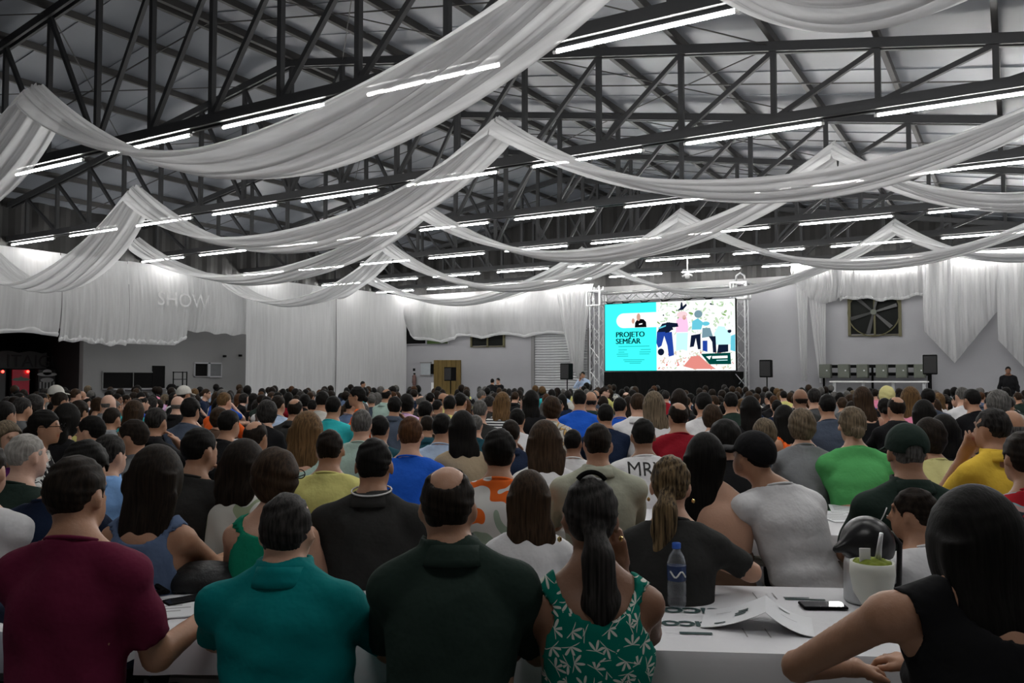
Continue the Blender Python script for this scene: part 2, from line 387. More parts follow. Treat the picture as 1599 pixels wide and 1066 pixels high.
drape('valance_drape', 'white gathered valance above the fan window', (xe(1312), YD-0.1, 0), (xe(1447), YD-0.1, 0), 5.3, W(3.98, 0.05, 8), 6, 0.07, M_DRAPE_X, (0, -1, 0), billow=0.2, hemfold=True)
def zpt(u): return 1.95+2.3*abs(u-0.40)**1.0*(1.05 if u < 0.4 else 1.15)
drape('pointed_drape', 'white pointed drape tied low at its centre, right of the fan window', (xe(1444), YD-0.2, 0), (xe(1562), YD-0.2, 0), 5.3, zpt, 6, 0.08, M_DRAPE_X, (0, -1, 0), billow=0.25)
drape('pointed_drape', 'white pointed drape at the right edge of the end wall', (xe(1558), YD-0.25, 0), (xe(1690), YD-0.25, 0), 5.3, lambda u: 1.75+2.6*abs(u-0.33), 6, 0.08, M_DRAPE_X, (0, -1, 0), billow=0.25)
drape('wall_drape', 'white drape at the end wall beyond the right frame edge', (xe(1685), YD-0.2, 0), (XR-0.1, YD-0.2, 0), 5.2, 2.2, 3, 0.08, M_DRAPE_X, (0, -1, 0))
# ------------------------------------------------------------------ end wall openings and fittings
def wbox(name, px0, px1, py0, py1, d0, d1, m, root=None, Yw=None):
    Yw = YE if Yw is None else Yw
    a = on_y(px0, py1, Yw); b = on_y(px1, py0, Yw)
    o = MB().box(a.x, b.x, Yw-d1, Yw-d0, a.z, b.z).build(name, m)
    return part_local(o, root) if root else o
M_GLASSD = mat('dark window glass', (0.008, 0.009, 0.008), 0.5, spec=0.08)
M_GREEN = mat('green garden seen through glass', (0.05, 0.10, 0.015), 0.4, var=0.9, scale=2.5)
M_GLASSL = mat('pale blind glass', (0.35, 0.38, 0.40), 0.3)
def window(n, label, px0, px1, py0, py1, panes, frame_m, glass, fw=2.0):
    a = on_y(px0, py1, YE); root = empty('window_%d' % n, (a.x, YE, a.z)); tag(root, label, kind='structure')
    for q in ((px0, px1, py0, py0+fw), (px0, px1, py1-fw, py1), (px0, px0+fw, py0, py1), (px1-fw, px1, py0, py1)):
        wbox('window_frame', *q, 0.0, 0.09, frame_m, root)
    for i in range(panes):
        a = px0+fw+(px1-px0-2*fw)*i/panes; b = px0+fw+(px1-px0-2*fw)*(i+1)/panes
        wbox('pane', a, b, py0+fw, py1-fw, 0.0, 0.03, glass if not isinstance(glass, list) else glass[i], root)
        if i: wbox('mullion', a-0.9, a+0.9, py0, py1, 0.0, 0.09, frame_m, root)
    return root
window(1, 'window with green garden view under the white valance', 632, 702, 480, 538, 2, M_WALL, [M_BLACK, M_GREEN], 1.2)
window(2, 'olive framed dark window between the wooden door and shutter', 736, 789, 485, 542, 2, M_OLIVE, M_GLASSD, 2.2)
fw_ = window(3, 'olive framed fan window above the grey cabinets', 1325, 1407, 455, 525, 2, M_OLIVE, M_GLASSD, 3.2)
fc = on_y(1364, 487, YE-0.13)
fan = empty('exhaust_fan', fc); tag(fan, 'exhaust fan with pale blades in the olive framed window', 'fan')
part_local(MB().tube([(fc.x, fc.y-0.03, fc.z), (fc.x, fc.y+0.03, fc.z)], 0.09, 12).build('hub', M_CAB), fan)
ringp = [(fc.x+0.76*math.cos(a), fc.y+.02, fc.z+0.76*math.sin(a)) for a in [2*math.pi*i/28 for i in range(29)]]
part_local(MB().tube(ringp, 0.02, 6, False).build('ring', M_OLIVE), fan)
for k in range(6):
    a = 0.3+k*math.pi/3; c, s = math.cos(a), math.sin(a)
    p = [Vector((fc.x+c*r-s*wd, fc.y+dy, fc.z+s*r+c*wd)) for r, wd, dy in ((0.08, -0.03, -0.02), (0.7, -0.07, -0.03), (0.7, 0.05, 0.03), (0.08, 0.03, 0.02))]
    part_local(MB().poly(p).build('blade', mat('pale fan blade', (0.07, 0.07, 0.07), 0.5)), fan)
    bl = fan.children[-1]; md = bl.modifiers.new('t', 'SOLIDIFY'); md.thickness = 0.008
# roller shutter
sh = empty('roller_shutter', on_y(876, 605, YE)); tag(sh, 'closed grey roller shutter in the end wall', 'shutter')
p0 = on_y(834, 605, YE); p1 = on_y(922, 512, YE)
nsl = 34
sl0 = None
for i in range(nsl):
    z = p1.z*i/nsl
    if sl0 is None:
        mb = MB(); mb.grid(lambda u, v: (p0.x+(p1.x-p0.x)*u, YE-0.04-0.035*math.sin(math.pi*v), v*p1.z/nsl), 1, 4)
        o = mb.build('slat', mat('galvanised slat', (0.42, 0.43, 0.44), 0.45, 0.3)); sl0 = o; part_local(o, sh)
    else:
        o = sl0.copy(); COL.objects.link(o); o.location.z = z
for px in (834, 922):
    q = on_y(px, 600, YE); part_local(MB().box(q.x-0.07, q.x+0.07, YE-0.12, YE, 0, p1.z).build('guide_rail', M_WALLD), sh)
# wooden door
door = empty('door_1', on_y(700, 605, YE)); tag(door, 'olive brown wooden plank door in the end wall', kind='structure')
M_WOOD = mat('olive brown plank', (0.13, 0.085, 0.02), 0.6, var=0.45, scale=5, stretch=(6, 1, 0.5))
for i in range(6):
    a = on_y(679+(721-679)*i/6, 605, YE); b = on_y(679+(721-679)*(i+1)/6-0.4, 562, YE)
    part_local(MB().box(a.x, b.x, YE-0.09, YE-0.02, 0, b.z).build('plank', M_WOOD, bevel=0.01), door)
wbox('white_panel_sign', 658, 673, 566, 586, 0, 0.04, M_GLASSL); tag(bpy.context.scene.objects['white_panel_sign'], 'pale framed notice board left of the wooden door', 'notice board')
nb = bpy.context.scene.objects['white_panel_sign']; nb.name = 'notice_board'
wbox('board_frame', 657, 674, 565, 567, 0.0, 0.06, M_WALLD, nb); wbox('board_frame', 657, 674, 585, 587, 0.0, 0.06, M_WALLD, nb)
wbox('meter_box', 675, 679, 568, 584, 0, 0.12, M_BLACK); tag(bpy.context.scene.objects['meter_box'], 'narrow black box between notice board and wooden door', 'box')
wbox('white_placard', 674, 685, 597, 612, 0.0, 0.03, M_FIX); tag(bpy.context.scene.objects['white_placard'], 'white placard on the wall beside the wooden door foot', 'placard')
fe = on_y(647, 598, YE-0.12); ext = empty('fire_extinguisher', fe); tag(ext, 'small fire extinguisher on the end wall near the corner curtain', 'extinguisher')
part_local(MB().lathe([(0.0, 0), (0.08, 0.01), (0.085, 0.35), (0.05, 0.43), (0.02, 0.47)], 14, (fe.x, fe.y, fe.z-0.1)).build('cylinder', mat('extinguisher body', (0.16, 0.09, 0.08), 0.4), smooth=True), ext)
part_local(MB().tube([(fe.x, fe.y, fe.z+.37), (fe.x-0.1, fe.y, fe.z+0.3), (fe.x-0.11, fe.y, fe.z)], 0.012, 6).build('hose', M_BLACK), ext)
part_local(MB().box(fe.x-.04, fe.x+.04, fe.y-.02, fe.y+.02, fe.z+.37, fe.z+.43).build('valve', M_BLACK), ext)
wbox('extinguisher_sign', 645, 648.5, 575, 579, 0, 0.01, M_BLACK, ext)
# grey cabinets on rails
for i, px in enumerate((1290, 1319, 1348, 1378, 1409, 1437)):
    a = on_y(px-8.6, 590, YE-0.5); b = on_y(px+8.6, 568.5, YE-0.5)
    c = MB().box(a.x, b.x, YE-0.75, YE-0.43, a.z, b.z).build('metal_cabinet', M_CAB, bevel=0.02)
    tag(c, 'grey green metal cabinet, %s from the left under the fan window' % ORD[i], 'cabinet', 'metal cabinets on the rails')
    part_local(MB().box(a.x+0.04, b.x-0.04, YE-0.77, YE-0.75, a.z+0.04, b.z-0.04).build('door', M_CAB), c)
    dr_ = c.children[-1]; kn = MB().box(b.x-0.12, b.x-0.08, YE-0.79, YE-0.77, (a.z+b.z)/2, (a.z+b.z)/2+0.04).build('knob', M_ALU, dr_)
rack = empty('steel_rack', on_y(1360, 600, YE-0.45)); tag(rack, 'dark two rail steel rack carrying the grey cabinets', 'rack')
for py in (572, 584):
    a = on_y(1284, py, YE-0.4); b = on_y(1452, py, YE-0.4); part_local(MB().box(a.x, b.x, YE-0.43, YE-0.37, a.z-0.05, a.z+0.05).build('rail', M_BLACK), rack)
for px in (1286, 1362, 1450):
    a = on_y(px, 570, YE-0.36); part_local(MB().box(a.x-0.03, a.x+0.03, YE-0.38, YE-0.32, 0, a.z).build('post', M_BLACK), rack)
a = on_y(1300, 594, YE-1.0); b = on_y(1450, 594, YE-1.0)
tb = MB().box(a.x, b.x, YE-1.5, YE-0.85, 1.38, 1.42).build('service_counter', M_FIX); tag(tb, 'long pale counter below the grey cabinets', 'counter')
for x in np.linspace(a.x+0.1, b.x-0.1, 4): part_local(MB().box(x-.04, x+.04, YE-1.3, YE-1.22, 0, 1.38).build('leg', M_ALU), tb)
# ------------------------------------------------------------------ left wall fittings: serving hatch, rack, small sliding window
def lbox(name, px0, px1, py0, py1, d0, d1, m, root=None, X=XL):
    a = on_x(px0, py1, X); b = on_x(px1, py0, X)
    o = MB().box(X+d0, X+d1, a.y, b.y, a.z, b.z).build(name, m); return part_local(o, root) if root else o
w4 = empty('window_4', on_x(205, 606, XL)); tag(w4, 'dark wide serving hatch in the grey side wall', kind='structure')
lbox('hatch_opening', 160, 256, 581, 606, 0.0, 0.02, M_BLACK, w4); lbox('hatch_opening', 237, 257, 571, 606, 0.0, 0.03, M_BLACK, w4)
lbox('counter_ledge', 159, 257, 606, 608.5, 0, 0.25, M_WALL, w4); lbox('frame_post', 206.4, 207.6, 581, 606, 0.02, 0.05, M_WALLD, w4)
for q in ((158.5, 160, 580, 607), (158.5, 237, 580, 581.2)): lbox('frame', *q, 0, 0.05, M_WALLD, w4)
w5 = empty('window_5', on_x(324, 588, XL)); tag(w5, 'small sliding window with one open dark half', kind='structure')
lbox('pane', 303.5, 323, 568, 587, 0.0, 0.02, M_BLACK, w5); lbox('pane', 327, 344, 567, 587, 0.01, 0.04, mat('grey pane', (0.12, 0.125, 0.13), 0.2), w5)
for q in ((302, 345, 566, 567.5), (302, 323, 587, 588), (326, 345, 587, 589), (302, 303.5, 566, 588), (323, 327, 566, 588), (343.5, 345, 566, 588)): lbox('window_frame', *q, 0.0, 0.06, M_WALL, w5)
sr = empty('shelf_rack', on_x(268, 612, XL+0.4)); tag(sr, 'thin metal shelf frame beside the serving hatch', 'rack')
for px in (257.5, 272, 278.5): lbox('post', px-0.6, px+0.6, 580, 611, 0.4, 0.44, M_BLACK, sr)
for py in (581, 592): lbox('crossbar', 257, 279, py-0.6, py+0.6, 0.4, 0.44, M_BLACK, sr)
lbox('shelf', 250, 283, 610, 612, 0.3, 0.6, M_FIX, sr)
a = on_x(268, 606, XL+.5); jar = MB().lathe([(0.0, 0), (0.12, 0.02), (0.17, 0.1), (0.12, 0.2), (0.06, 0.24)], 14, (a.x, a.y, 1.08)).build('dark_pot', M_BLACK, smooth=True); tag(jar, 'dark round pot on the thin metal shelf', 'pot')
for i, (px, py) in enumerate(((349, 556), (373.5, 555))):
    lbox('wall_fixture', px-1.2, px+1.2, py-1.6, py+1.6, 0, 0.12, M_BLACK); o = bpy.context.scene.objects[-1] if False else [q for q in bpy.data.objects if q.name.startswith('wall_fixture')][-1]
    tag(o, 'small dark wall fixture %s of the pair above the sliding window' % ('left', 'right')[i], 'wall fixture')
# fridges and banner in the recess
def fridge(px0, px1, m, label, X=XL-1.2, top=575.5, mark=None):
    a = on_x(px0, 600, X); b = on_x(px1, top, X)
    r = empty('drinks_fridge', (X, (a.y+b.y)/2, 0)); tag(r, label, 'fridge', 'drinks fridges in the dark recess')
    part_local(MB().box(X-0.7, X, a.y, b.y, 0.05, b.z).build('body', M_BLACK, bevel=0.02), r)
    part_local(MB().box(X, X+0.04, a.y+0.05, b.y-0.05, 0.2, b.z-0.03).build('door', m, bevel=0.01), r)
    return r, a.y, b.y, b.z
M_LOGO = mat('grey print', (0.25, 0.25, 0.25), 0.6)
M_RED = mat('dark red fridge front', (0.32, 0.012, 0.03), 0.5)
fr, y0, y1, zt = fridge(-14, 11, mat('near black front', (0.012, 0.012, 0.013), 0.4), 'black drinks fridge cut by the left edge')
fr, y0, y1, zt = fridge(15, 48, M_RED, 'dark red drinks fridge in the recess at left')
ym = (y0+y1)/2
part_local(mesh_obj('logo', [(XL-1.15, ym+0.28*c, 1.5+0.07*s) for c, s in ((-1, -.6), (-.6, .2), (-.2, .3), (0, 1), (.2, .3), (.6, .2), (1, -.6), (0.5, -1), (-.5, -1))], [tuple(range(9))], mat('green grey logo', (0.06, 0.10, 0.08), 0.6)), fr)
M_LED = mat('red indicator', (1, 0.03, 0.02), 0.5, emit=12.0, var=0)
for px, p in ((4.3, 'left'), (43.6, 'right')):
    a = on_x(px, 580, XL-1.13); lb = MB().lathe([(0.005, -0.04), (0.03, -0.025), (0.04, 0), (0.03, 0.025), (0.005, 0.04)], 10, tuple(a)).build('indicator_lamp', M_LED, smooth=True); tag(lb, 'small glowing red lamp on the %s fridge in the recess' % ('black' if p == 'left' else 'red'), 'indicator lamp')
fr, y0, y1, zt = fridge(56, 88, mat('near black front', (0.012, 0.012, 0.013), 0.4), 'black drinks fridge with a grey hat logo in the recess')
ym = (y0+y1)/2
def ell(cy, cz, ry, rz, n=18): return [(XL-1.15, cy+ry*math.cos(2*math.pi*i/n), cz+rz*math.sin(2*math.pi*i/n)) for i in range(n)]
part_local(MB().poly(ell(ym, 1.62, 0.30, 0.06)).poly(ell(ym, 1.68, 0.14, 0.09)).poly(ell(ym, 1.45, 0.2, 0.07)).build('logo', M_LOGO), fr)
for i in range(5): part_local(MB().box(XL-1.155, XL-1.15, ym-.22+.1*i, ym-.17+.1*i, 1.2, 1.40).build('print_stroke', M_LOGO), fr)
a = on_x(-8, 575, XL-1.6); b = on_x(73, 552, XL-1.6)
ban = MB().grid(lambda u, v: (XL-1.6, a.y+(b.y-a.y)*u, a.z+(b.z-a.z)*v+(0.06*abs(math.sin(u*7)) if v > 0.9 else 0)), 24, 4).build('banner', mat('grey banner', (0.05, 0.05, 0.05), 0.8)); tag(ban, 'faded grey banner with dark letters above the drinks fridges', 'banner')
text_obj('banner_lettering', 'ITAIGU', 0.52, mat('faded letters', (0.022, 0.022, 0.022), 0.8), ban, Matrix.Translation((XL-1.58, a.y+.3, a.z+0.05)) @ Matrix.Rotation(math.pi/2, 4, 'Z') @ Matrix.Rotation(math.pi/2, 4, 'X'))
# ------------------------------------------------------------------ screen, its truss gantry, plinth, loudspeakers
YS = 27.0
sA = on_y(945, 578, YS); sB = on_y(1147.5, 467, YS)
sx0, sx1, sz0, sz1 = sA.x, sB.x, 1.72, 4.15
sz0 = on_y(1046, 578.3, YS).z; sz1 = on_y(1046, 470.5, YS).z
scr = MB().box(sx0-0.02, sx1+0.02, YS+0.012, YS+0.14, sz0-0.02, sz1+0.02).build('led_screen', M_BLACK); tag(scr, 'large bright video screen showing a cyan slide and a photo', 'screen')
def em(name, c, s=1.0):
    if 'screen '+name in MATS: return MATS['screen '+name]
    m = bpy.data.materials.new('screen '+name); N, L = nodes_of(m); N.remove(N['Principled BSDF'])
    e = N.new('ShaderNodeEmission'); e.inputs[0].default_value = (*c, 1); e.inputs[1].default_value = s
    L.new(e.outputs[0], N['Material Output'].inputs[0]); MATS['screen '+name] = m; return m
SCR = 1.15
LAY = [0]
def spoly(name, pts, m, layer):
    q = [(sx0+(sx1-sx0)*u, YS+0.010-0.004*layer, sz0+(sz1-sz0)*v) for u, v in pts]
    return part_local(MB().poly(q).build(name, m), scr)
def sell(name, u, v, ru, rv, m, layer, n=20, rot=0):
    pts = []
    for i in range(n):
        a = 2*math.pi*i/n; x, y = ru*math.cos(a), rv*math.sin(a)*0.52
        pts.append((u+x*math.cos(rot)-y*math.sin(rot), v+(x*math.sin(rot)+y*math.cos(rot))/0.52))
    return spoly(name, pts, m, layer)
CY = em('cyan', (0.05, 0.93, 0.90), SCR); WH = em('white', (0.93, 0.97, 0.96), SCR); INK = em('ink', (0.0, 0.10, 0.12), 0.3)
spoly('slide_panel', [(0, 0), (0.415, 0), (0.415, 1), (0, 1)], CY, 1)
pill = [(0.42, 0.635), (0.42, 0.855)]+[(0.155+0.06*math.cos(a), 0.745+0.11*math.sin(a)) for a in np.linspace(math.pi/2, 3*math.pi/2, 14)]
spoly('portrait_pill', pill, WH, 2)
spoly('portrait', [(0.245, 0.638), (0.247, 0.71), (0.262, 0.75), (0.285, 0.765), (0.315, 0.755), (0.335, 0.715), (0.338, 0.638)], em('shirt', (0.01, 0.01, 0.015), 0.4), 3)
sell('portrait_head', 0.275, 0.79, 0.015, 0.055, em('face', (0.75, 0.42, 0.33), 0.9), 4); sell('portrait_hand', 0.232, 0.735, 0.012, 0.04, em('face', (0.75, 0.42, 0.33), 0.9), 4)
spoly('portrait_print', [(0.278, 0.675), (0.305, 0.682), (0.305, 0.700), (0.278, 0.692)], WH, 4)
sw_, sh_ = sx1-sx0, sz1-sz0
def stext(txt, u, v, size, m, layer=5, bold=0.0015, nm='slide_lettering'):
    return part_local(text_obj(nm, txt, size, m, None, Matrix.Translation((sx0+sw_*u, YS+0.010-0.004*layer, sz0+sh_*v)) @ Matrix.Rotation(math.pi/2, 4, 'X'), 0.0005, bold), scr)
for du in (0.0, 0.0022, 0.0044):
    stext('PROJETO', 0.088+du, 0.500, 0.265, INK, 5, 0.0); stext('SEMEAR', 0.088+du, 0.400, 0.265, INK, 5, 0.0)
INK2 = em('faint ink', (0.02, 0.62, 0.63), 0.85)
for (u0, u1, v) in ((0.11, 0.36, 0.36), (0.11, 0.18, 0.31), (0.29, 0.37, 0.31), (0.11, 0.16, 0.275), (0.28, 0.37, 0.275), (0.095, 0.19, 0.245), (0.28, 0.36, 0.245), (0.10, 0.19, 0.215), (0.15, 0.32, 0.16), (0.16, 0.30, 0.135), (0.20, 0.29, 0.11)):
    spoly('text_line', [(u0, v-0.005), (u1, v-0.005), (u1, v+0.006), (u0, v+0.006)], INK2, 3)
spoly('photo_area', [(0.415, 0), (1, 0), (1, 1), (0.415, 1)], WH, 1)
PK = em('pink', (0.92, 0.55, 0.78), SCR); BL = em('jeans', (0.02, 0.07, 0.42), 0.9); NV = em('navy', (0.01, 0.02, 0.06), 0.6); TQ = em('turquoise', (0.15, 0.62, 0.78), 1.0); PC = em('pale cyan', (0.55, 0.90, 0.93), SCR); RS = em('red soil', (0.82, 0.28, 0.24), 1.0); BG = em('pale leaf', (0.62, 0.80, 0.55), 0.95); LF = em('leaf green', (0.30, 0.55, 0.16), 0.8); SN = em('sand', (0.80, 0.70, 0.55), 0.95); SK = em('face', (0.75, 0.42, 0.33), 0.9)
rs = random.Random(5); PCG = em('very pale green', (0.76, 0.88, 0.76), 0.98)
for i in range(150):
    u = rs.uniform(0.43, 0.99); v = rs.uniform(0.52, 0.98); sell('foliage', u, v, rs.uniform(0.003, 0.010), rs.uniform(0.008, 0.04), rs.choice([BG, BG, BG, PCG, PCG, LF if rs.random() < 0.5 else BG, NV if rs.random() < 0.15 else BG]), 2, 7, rs.uniform(0, 3))
for i in range(130):
    u = rs.uniform(0.43, 0.99); v = rs.uniform(0.02, 0.28); sell('ground_speck', u, v, rs.uniform(0.004, 0.016), rs.uniform(0.004, 0.014), rs.choice([SN, SN, SN, RS, BG]), 2, 6, rs.uniform(0, 3))
spoly('soil', [(0.62, 0.06), (0.68, 0.20), (0.74, 0.21), (0.80, 0.10), (0.86, 0.02), (0.70, 0.02)], RS, 3)
spoly('branch', [(0.575, 0.86), (0.60, 0.90), (0.605, 0.98), (0.615, 0.98), (0.62, 0.92), (0.645, 0.96), (0.65, 0.93), (0.62, 0.87)], NV, 3)
spoly('planter', [(0.42, 0.56), (0.46, 0.68), (0.52, 0.70), (0.545, 0.60), (0.50, 0.54)], NV, 3)
spoly('trousers', [(0.415, 0.40), (0.42, 0.56), (0.485, 0.56), (0.455, 0.36), (0.43, 0.33)], BL, 4)
spoly('trousers', [(0.47, 0.54), (0.535, 0.56), (0.545, 0.35), (0.55, 0.22), (0.51, 0.20), (0.50, 0.36)], BL, 4)
spoly('sleeve', [(0.43, 0.62), (0.50, 0.70), (0.58, 0.68), (0.585, 0.63), (0.53, 0.62), (0.47, 0.56)], NV, 5); spoly('sleeve', [(0.43, 0.60), (0.49, 0.64), (0.49, 0.66), (0.44, 0.63)], TQ, 6)
sell('boot', 0.45, 0.27, 0.025, 0.05, NV, 4)
spoly('shirt', [(0.565, 0.55), (0.57, 0.72), (0.60, 0.78), (0.65, 0.76), (0.66, 0.62), (0.655, 0.55)], PK, 4); sell('hat', 0.615, 0.80, 0.04, 0.05, em('hat', (0.85, 0.62, 0.66), SCR), 5); sell('face', 0.63, 0.76, 0.014, 0.035, SK, 5)
spoly('trousers', [(0.565, 0.28), (0.57, 0.54), (0.655, 0.54), (0.65, 0.28), (0.615, 0.30)], PC, 4)
spoly('shirt', [(0.685, 0.58), (0.69, 0.70), (0.73, 0.74), (0.77, 0.68), (0.755, 0.58)], TQ, 4); sell('hat', 0.735, 0.80, 0.03, 0.055, em('grey blue', (0.25, 0.42, 0.5), 0.8), 5)
spoly('trousers', [(0.67, 0.33), (0.68, 0.50), (0.75, 0.52), (0.75, 0.30), (0.73, 0.30), (0.715, 0.46), (0.70, 0.34)], NV, 4)
sell('hat', 0.79, 0.66, 0.028, 0.03, TQ, 5); spoly('shirt', [(0.76, 0.46), (0.765, 0.60), (0.82, 0.60), (0.84, 0.48)], em('grey blue', (0.25, 0.42, 0.5), 0.8), 4)
spoly('trousers', [(0.765, 0.28), (0.765, 0.42), (0.80, 0.42), (0.80, 0.26)], BL, 5); spoly('trousers', [(0.81, 0.48), (0.86, 0.48), (0.865, 0.25), (0.84, 0.25), (0.835, 0.40)], NV, 5)
spoly('shirt', [(0.86, 0.36), (0.85, 0.52), (0.88, 0.62), (0.96, 0.60), (0.975, 0.36)], PC, 4); sell('cap', 0.955, 0.60, 0.026, 0.04, WH, 6); sell('beard', 0.96, 0.545, 0.014, 0.025, NV, 6)
spoly('trousers', [(0.87, 0.24), (0.88, 0.36), (0.95, 0.36), (0.95, 0.26)], NV, 5); spoly('shirt', [(0.965, 0.28), (0.97, 0.48), (1.0, 0.50), (1.0, 0.26)], TQ, 5)
spoly('slide_badge', [(0.752, 0.235), (0.965, 0.245), (0.97, 0.085), (0.815, 0.085)], em('dark green', (0.0, 0.10, 0.085), 0.6), 7)
spoly('badge_mark', [(0.79, 0.195), (0.83, 0.205), (0.815, 0.15)], WH, 8); spoly('badge_text', [(0.835, 0.165), (0.945, 0.17), (0.945, 0.205), (0.835, 0.20)], WH, 8); spoly('badge_text', [(0.865, 0.135), (0.945, 0.138), (0.945, 0.148), (0.865, 0.145)], PC, 8)
pl = MB().box(sx0, sx1-0.05, YS-0.05, YS+1.1, 0, sz0-0.04).build('screen_plinth', M_BLACK); tag(pl, 'black skirted stage block under the video screen', 'plinth')
part_local(MB().grid(lambda u, v: (sx0+(sx1-sx0-.05)*u, YS-0.09-0.02*math.sin(u*90), (sz0-0.05)*v), 120, 1).build('skirt', M_BLACK), pl)
def lattice(name, label, p0, p1, s=0.36, step=0.42, ax=(1, 0, 0), ay=(0, 1, 0)):
    p0 = Vector(p0); p1 = Vector(p1); r = empty(name, p0); tag(r, label, 'truss tower' if 'tower' in name else 'gantry beam')
    ax = Vector(ax)*s/2; ay = Vector(ay)*s/2; d = p1-p0; n = max(2, int(d.length/step))
    C = [ax+ay, ay-ax, -ax-ay, ax-ay]
    for c in C: part_local(MB().tube([p0+c, p1+c], 0.028, 8).build('main_tube', M_ALU), r)
    for k in range(4):
        c0, c1 = C[k], C[(k+1) % 4]; mb = MB()
        for i in range(n):
            a, b = (c0, c1) if i % 2 == 0 else (c1, c0)
            o = MB().tube([p0+d*(i/n)+a, p0+d*((i+1)/n)+b], 0.014, 6).build('lattice_bar', M_ALU); part_local(o, r)
    return r
tl = on_y(932, 600, YS+0.35); tr = on_y(1158, 600, YS+0.35); tzl = on_y(932, 447, YS+.35).z; tzr = on_y(1158, 428, YS+.35).z
lattice('lattice_tower', 'aluminium lattice tower at the left side of the screen', (tl.x, YS+.35, 0), (tl.x, YS+.35, tzl))
lattice('lattice_tower', 'aluminium lattice tower at the right side of the screen', (tr.x, YS+.35, 0), (tr.x, YS+.35, tzr-0.3))
gz = on_y(950, 465, YS+.35).z
gb = lattice('gantry_beam', 'horizontal aluminium lattice beam above the screen', (tl.x+0.28, YS+.35, gz), (tr.x-0.28, YS+.35, gz), 0.30, 0.34, (0, 1, 0), (0, 0, 1))
for x, z, nm in ((tl.x, gz, 'left'), (tr.x, gz, 'right')):
    sb = empty('sleeve_block', (x, YS+.35, z)); tag(sb, 'square aluminium sleeve block on the %s lattice tower' % nm, 'sleeve block')
    for dz in (-0.26, 0.26):
        for a, b in (((-1,-1),(1,-1)),((1,-1),(1,1)),((1,1),(-1,1)),((-1,1),(-1,-1))):
            part_local(MB().bar((x+a[0]*.26, YS+.35+a[1]*.26, z+dz), (x+b[0]*.26, YS+.35+b[1]*.26, z+dz), 0.05).build('collar_bar', M_ALU), sb)
    for a in ((-1,-1),(1,-1),(1,1),(-1,1)): part_local(MB().bar((x+a[0]*.26, YS+.35+a[1]*.26, z-.26), (x+a[0]*.26, YS+.35+a[1]*.26, z+.26), 0.05).build('corner_bar', M_ALU), sb)
hp = [(tr.x-0.16, YS+.35, tzr-.3), (tr.x-0.13, YS+.35, tzr-.05), (tr.x, YS+.35, tzr+.05), (tr.x+.13, YS+.35, tzr-.05), (tr.x+.16, YS+.35, tzr-.3)]
ho = MB().tube(hp, 0.035, 8).build('hoist_head', M_ALU, smooth=True); tag(ho, 'rounded hoist head on top of the right lattice tower', 'hoist')
for i, u in enumerate((0.03, 0.16, 0.31, 0.47, 0.64, 0.80)):
    x = sx0+sw_*u; hb = MB().tube([(x-0.17, YS+.2, gz-.17), (x-.07, YS+.1, sz1+.04), (x+.07, YS+.1, sz1+.04), (x+.17, YS+.2, gz-.17)], 0.022, 6).build('hanging_bracket', M_BLACK)
    tag(hb, 'black hanging bracket above the screen, %s from the left' % ORD[i], 'bracket', 'brackets holding the screen')
st = on_y(1140, 582, YS-.1); ft = on_y(1153, 602, YS-.1)
sb = MB().bar((st.x, YS-.1, st.z), (ft.x+.3, YS-.1, 0.02), 0.05).build('stay_strut', M_BLACK); tag(sb, 'black stay strut at the right foot of the screen', 'strut')
def speaker(px, py0, py1, wpx, Y, label):
    a = on_y(px, py1, Y); b = on_y(px, py0, Y); hw = wpx/2*(b.z-a.z)/(py1-py0)
    r = empty('loudspeaker', (a.x, Y, a.z)); r.rotation_euler = (0, 0, 0); tag(r, label+' on a stand', 'loudspeaker', 'loudspeakers at the end wall')
    mb = MB(); n = 0
    v = [(-hw, 0), (hw, 0), (hw*0.7, 0.42), (-hw*0.7, 0.42)]
    for z in (a.z, b.z):
        for x, y in v: mb.v.append((a.x+x, Y+y, z))
    mb.f = [(0,3,2,1),(4,5,6,7),(0,1,5,4),(1,2,6,5),(2,3,7,6),(3,0,4,7)]
    part_local(mb.build('cabinet', M_BLACK, bevel=0.02), r)
    part_local(MB().box(a.x-hw*.85, a.x+hw*.85, Y-0.012, Y, a.z+0.04, b.z-0.04).build('grille', mat('speaker grille', (0.015, 0.015, 0.016), 0.5, bump=0.5, bscale=200)), r)
    s = empty('speaker_stand', (a.x, Y, 0)); tag(s, 'tripod stand under the '+label, 'stand', 'tripod stands of the loudspeakers')
    part_local(MB().tube([(a.x, Y+.2, 0.5), (a.x, Y+.2, a.z)], 0.02, 8).build('pole', M_BLACK), s)
    for k in range(3):
        t = k*2.094+.5; part_local(MB().tube([(a.x, Y+.2, 0.75), (a.x+.5*math.cos(t), Y+.2+.5*math.sin(t), 0.01)], 0.014, 6).build('leg', M_BLACK), s)
speaker(881.5, 567, 592.5, 16, 25.6, 'black loudspeaker left of the presenter')
speaker(1195, 561.5, 589, 18.5, 25.6, 'black loudspeaker right of the screen')
speaker(1452.5, 553.5, 584.5, 21, 25.0, 'black loudspeaker before the grey cabinets')
speaker(699, 573, 594.5, 14.5, 27.2, 'black loudspeaker in front of the wooden door')
# hanging projector mount
hm = on_y(1073, 392, 24.4); pm = empty('hanging_mount', hm); tag(pm, 'small white hanging mount below a tube light near the screen', 'hanging mount')
z1_ = on_y(1073, 427, 24.4).z
part_local(MB().tube([(hm.x, 24.4, HC-.1), (hm.x, 24.4, z1_)], 0.02, 8).build('rod', M_FIX), pm)
part_local(MB().tube([(hm.x-.16, 24.4, z1_-.08), (hm.x, 24.4, z1_), (hm.x+.16, 24.4, z1_-.08)], 0.03, 8).build('arm', M_FIX), pm)
part_local(MB().lathe([(0.01, -.12), (.07, -.1), (.08, 0), (.03, .05)], 12, (hm.x, 24.4, z1_-.04)).build('head', M_FIX, smooth=True), pm)
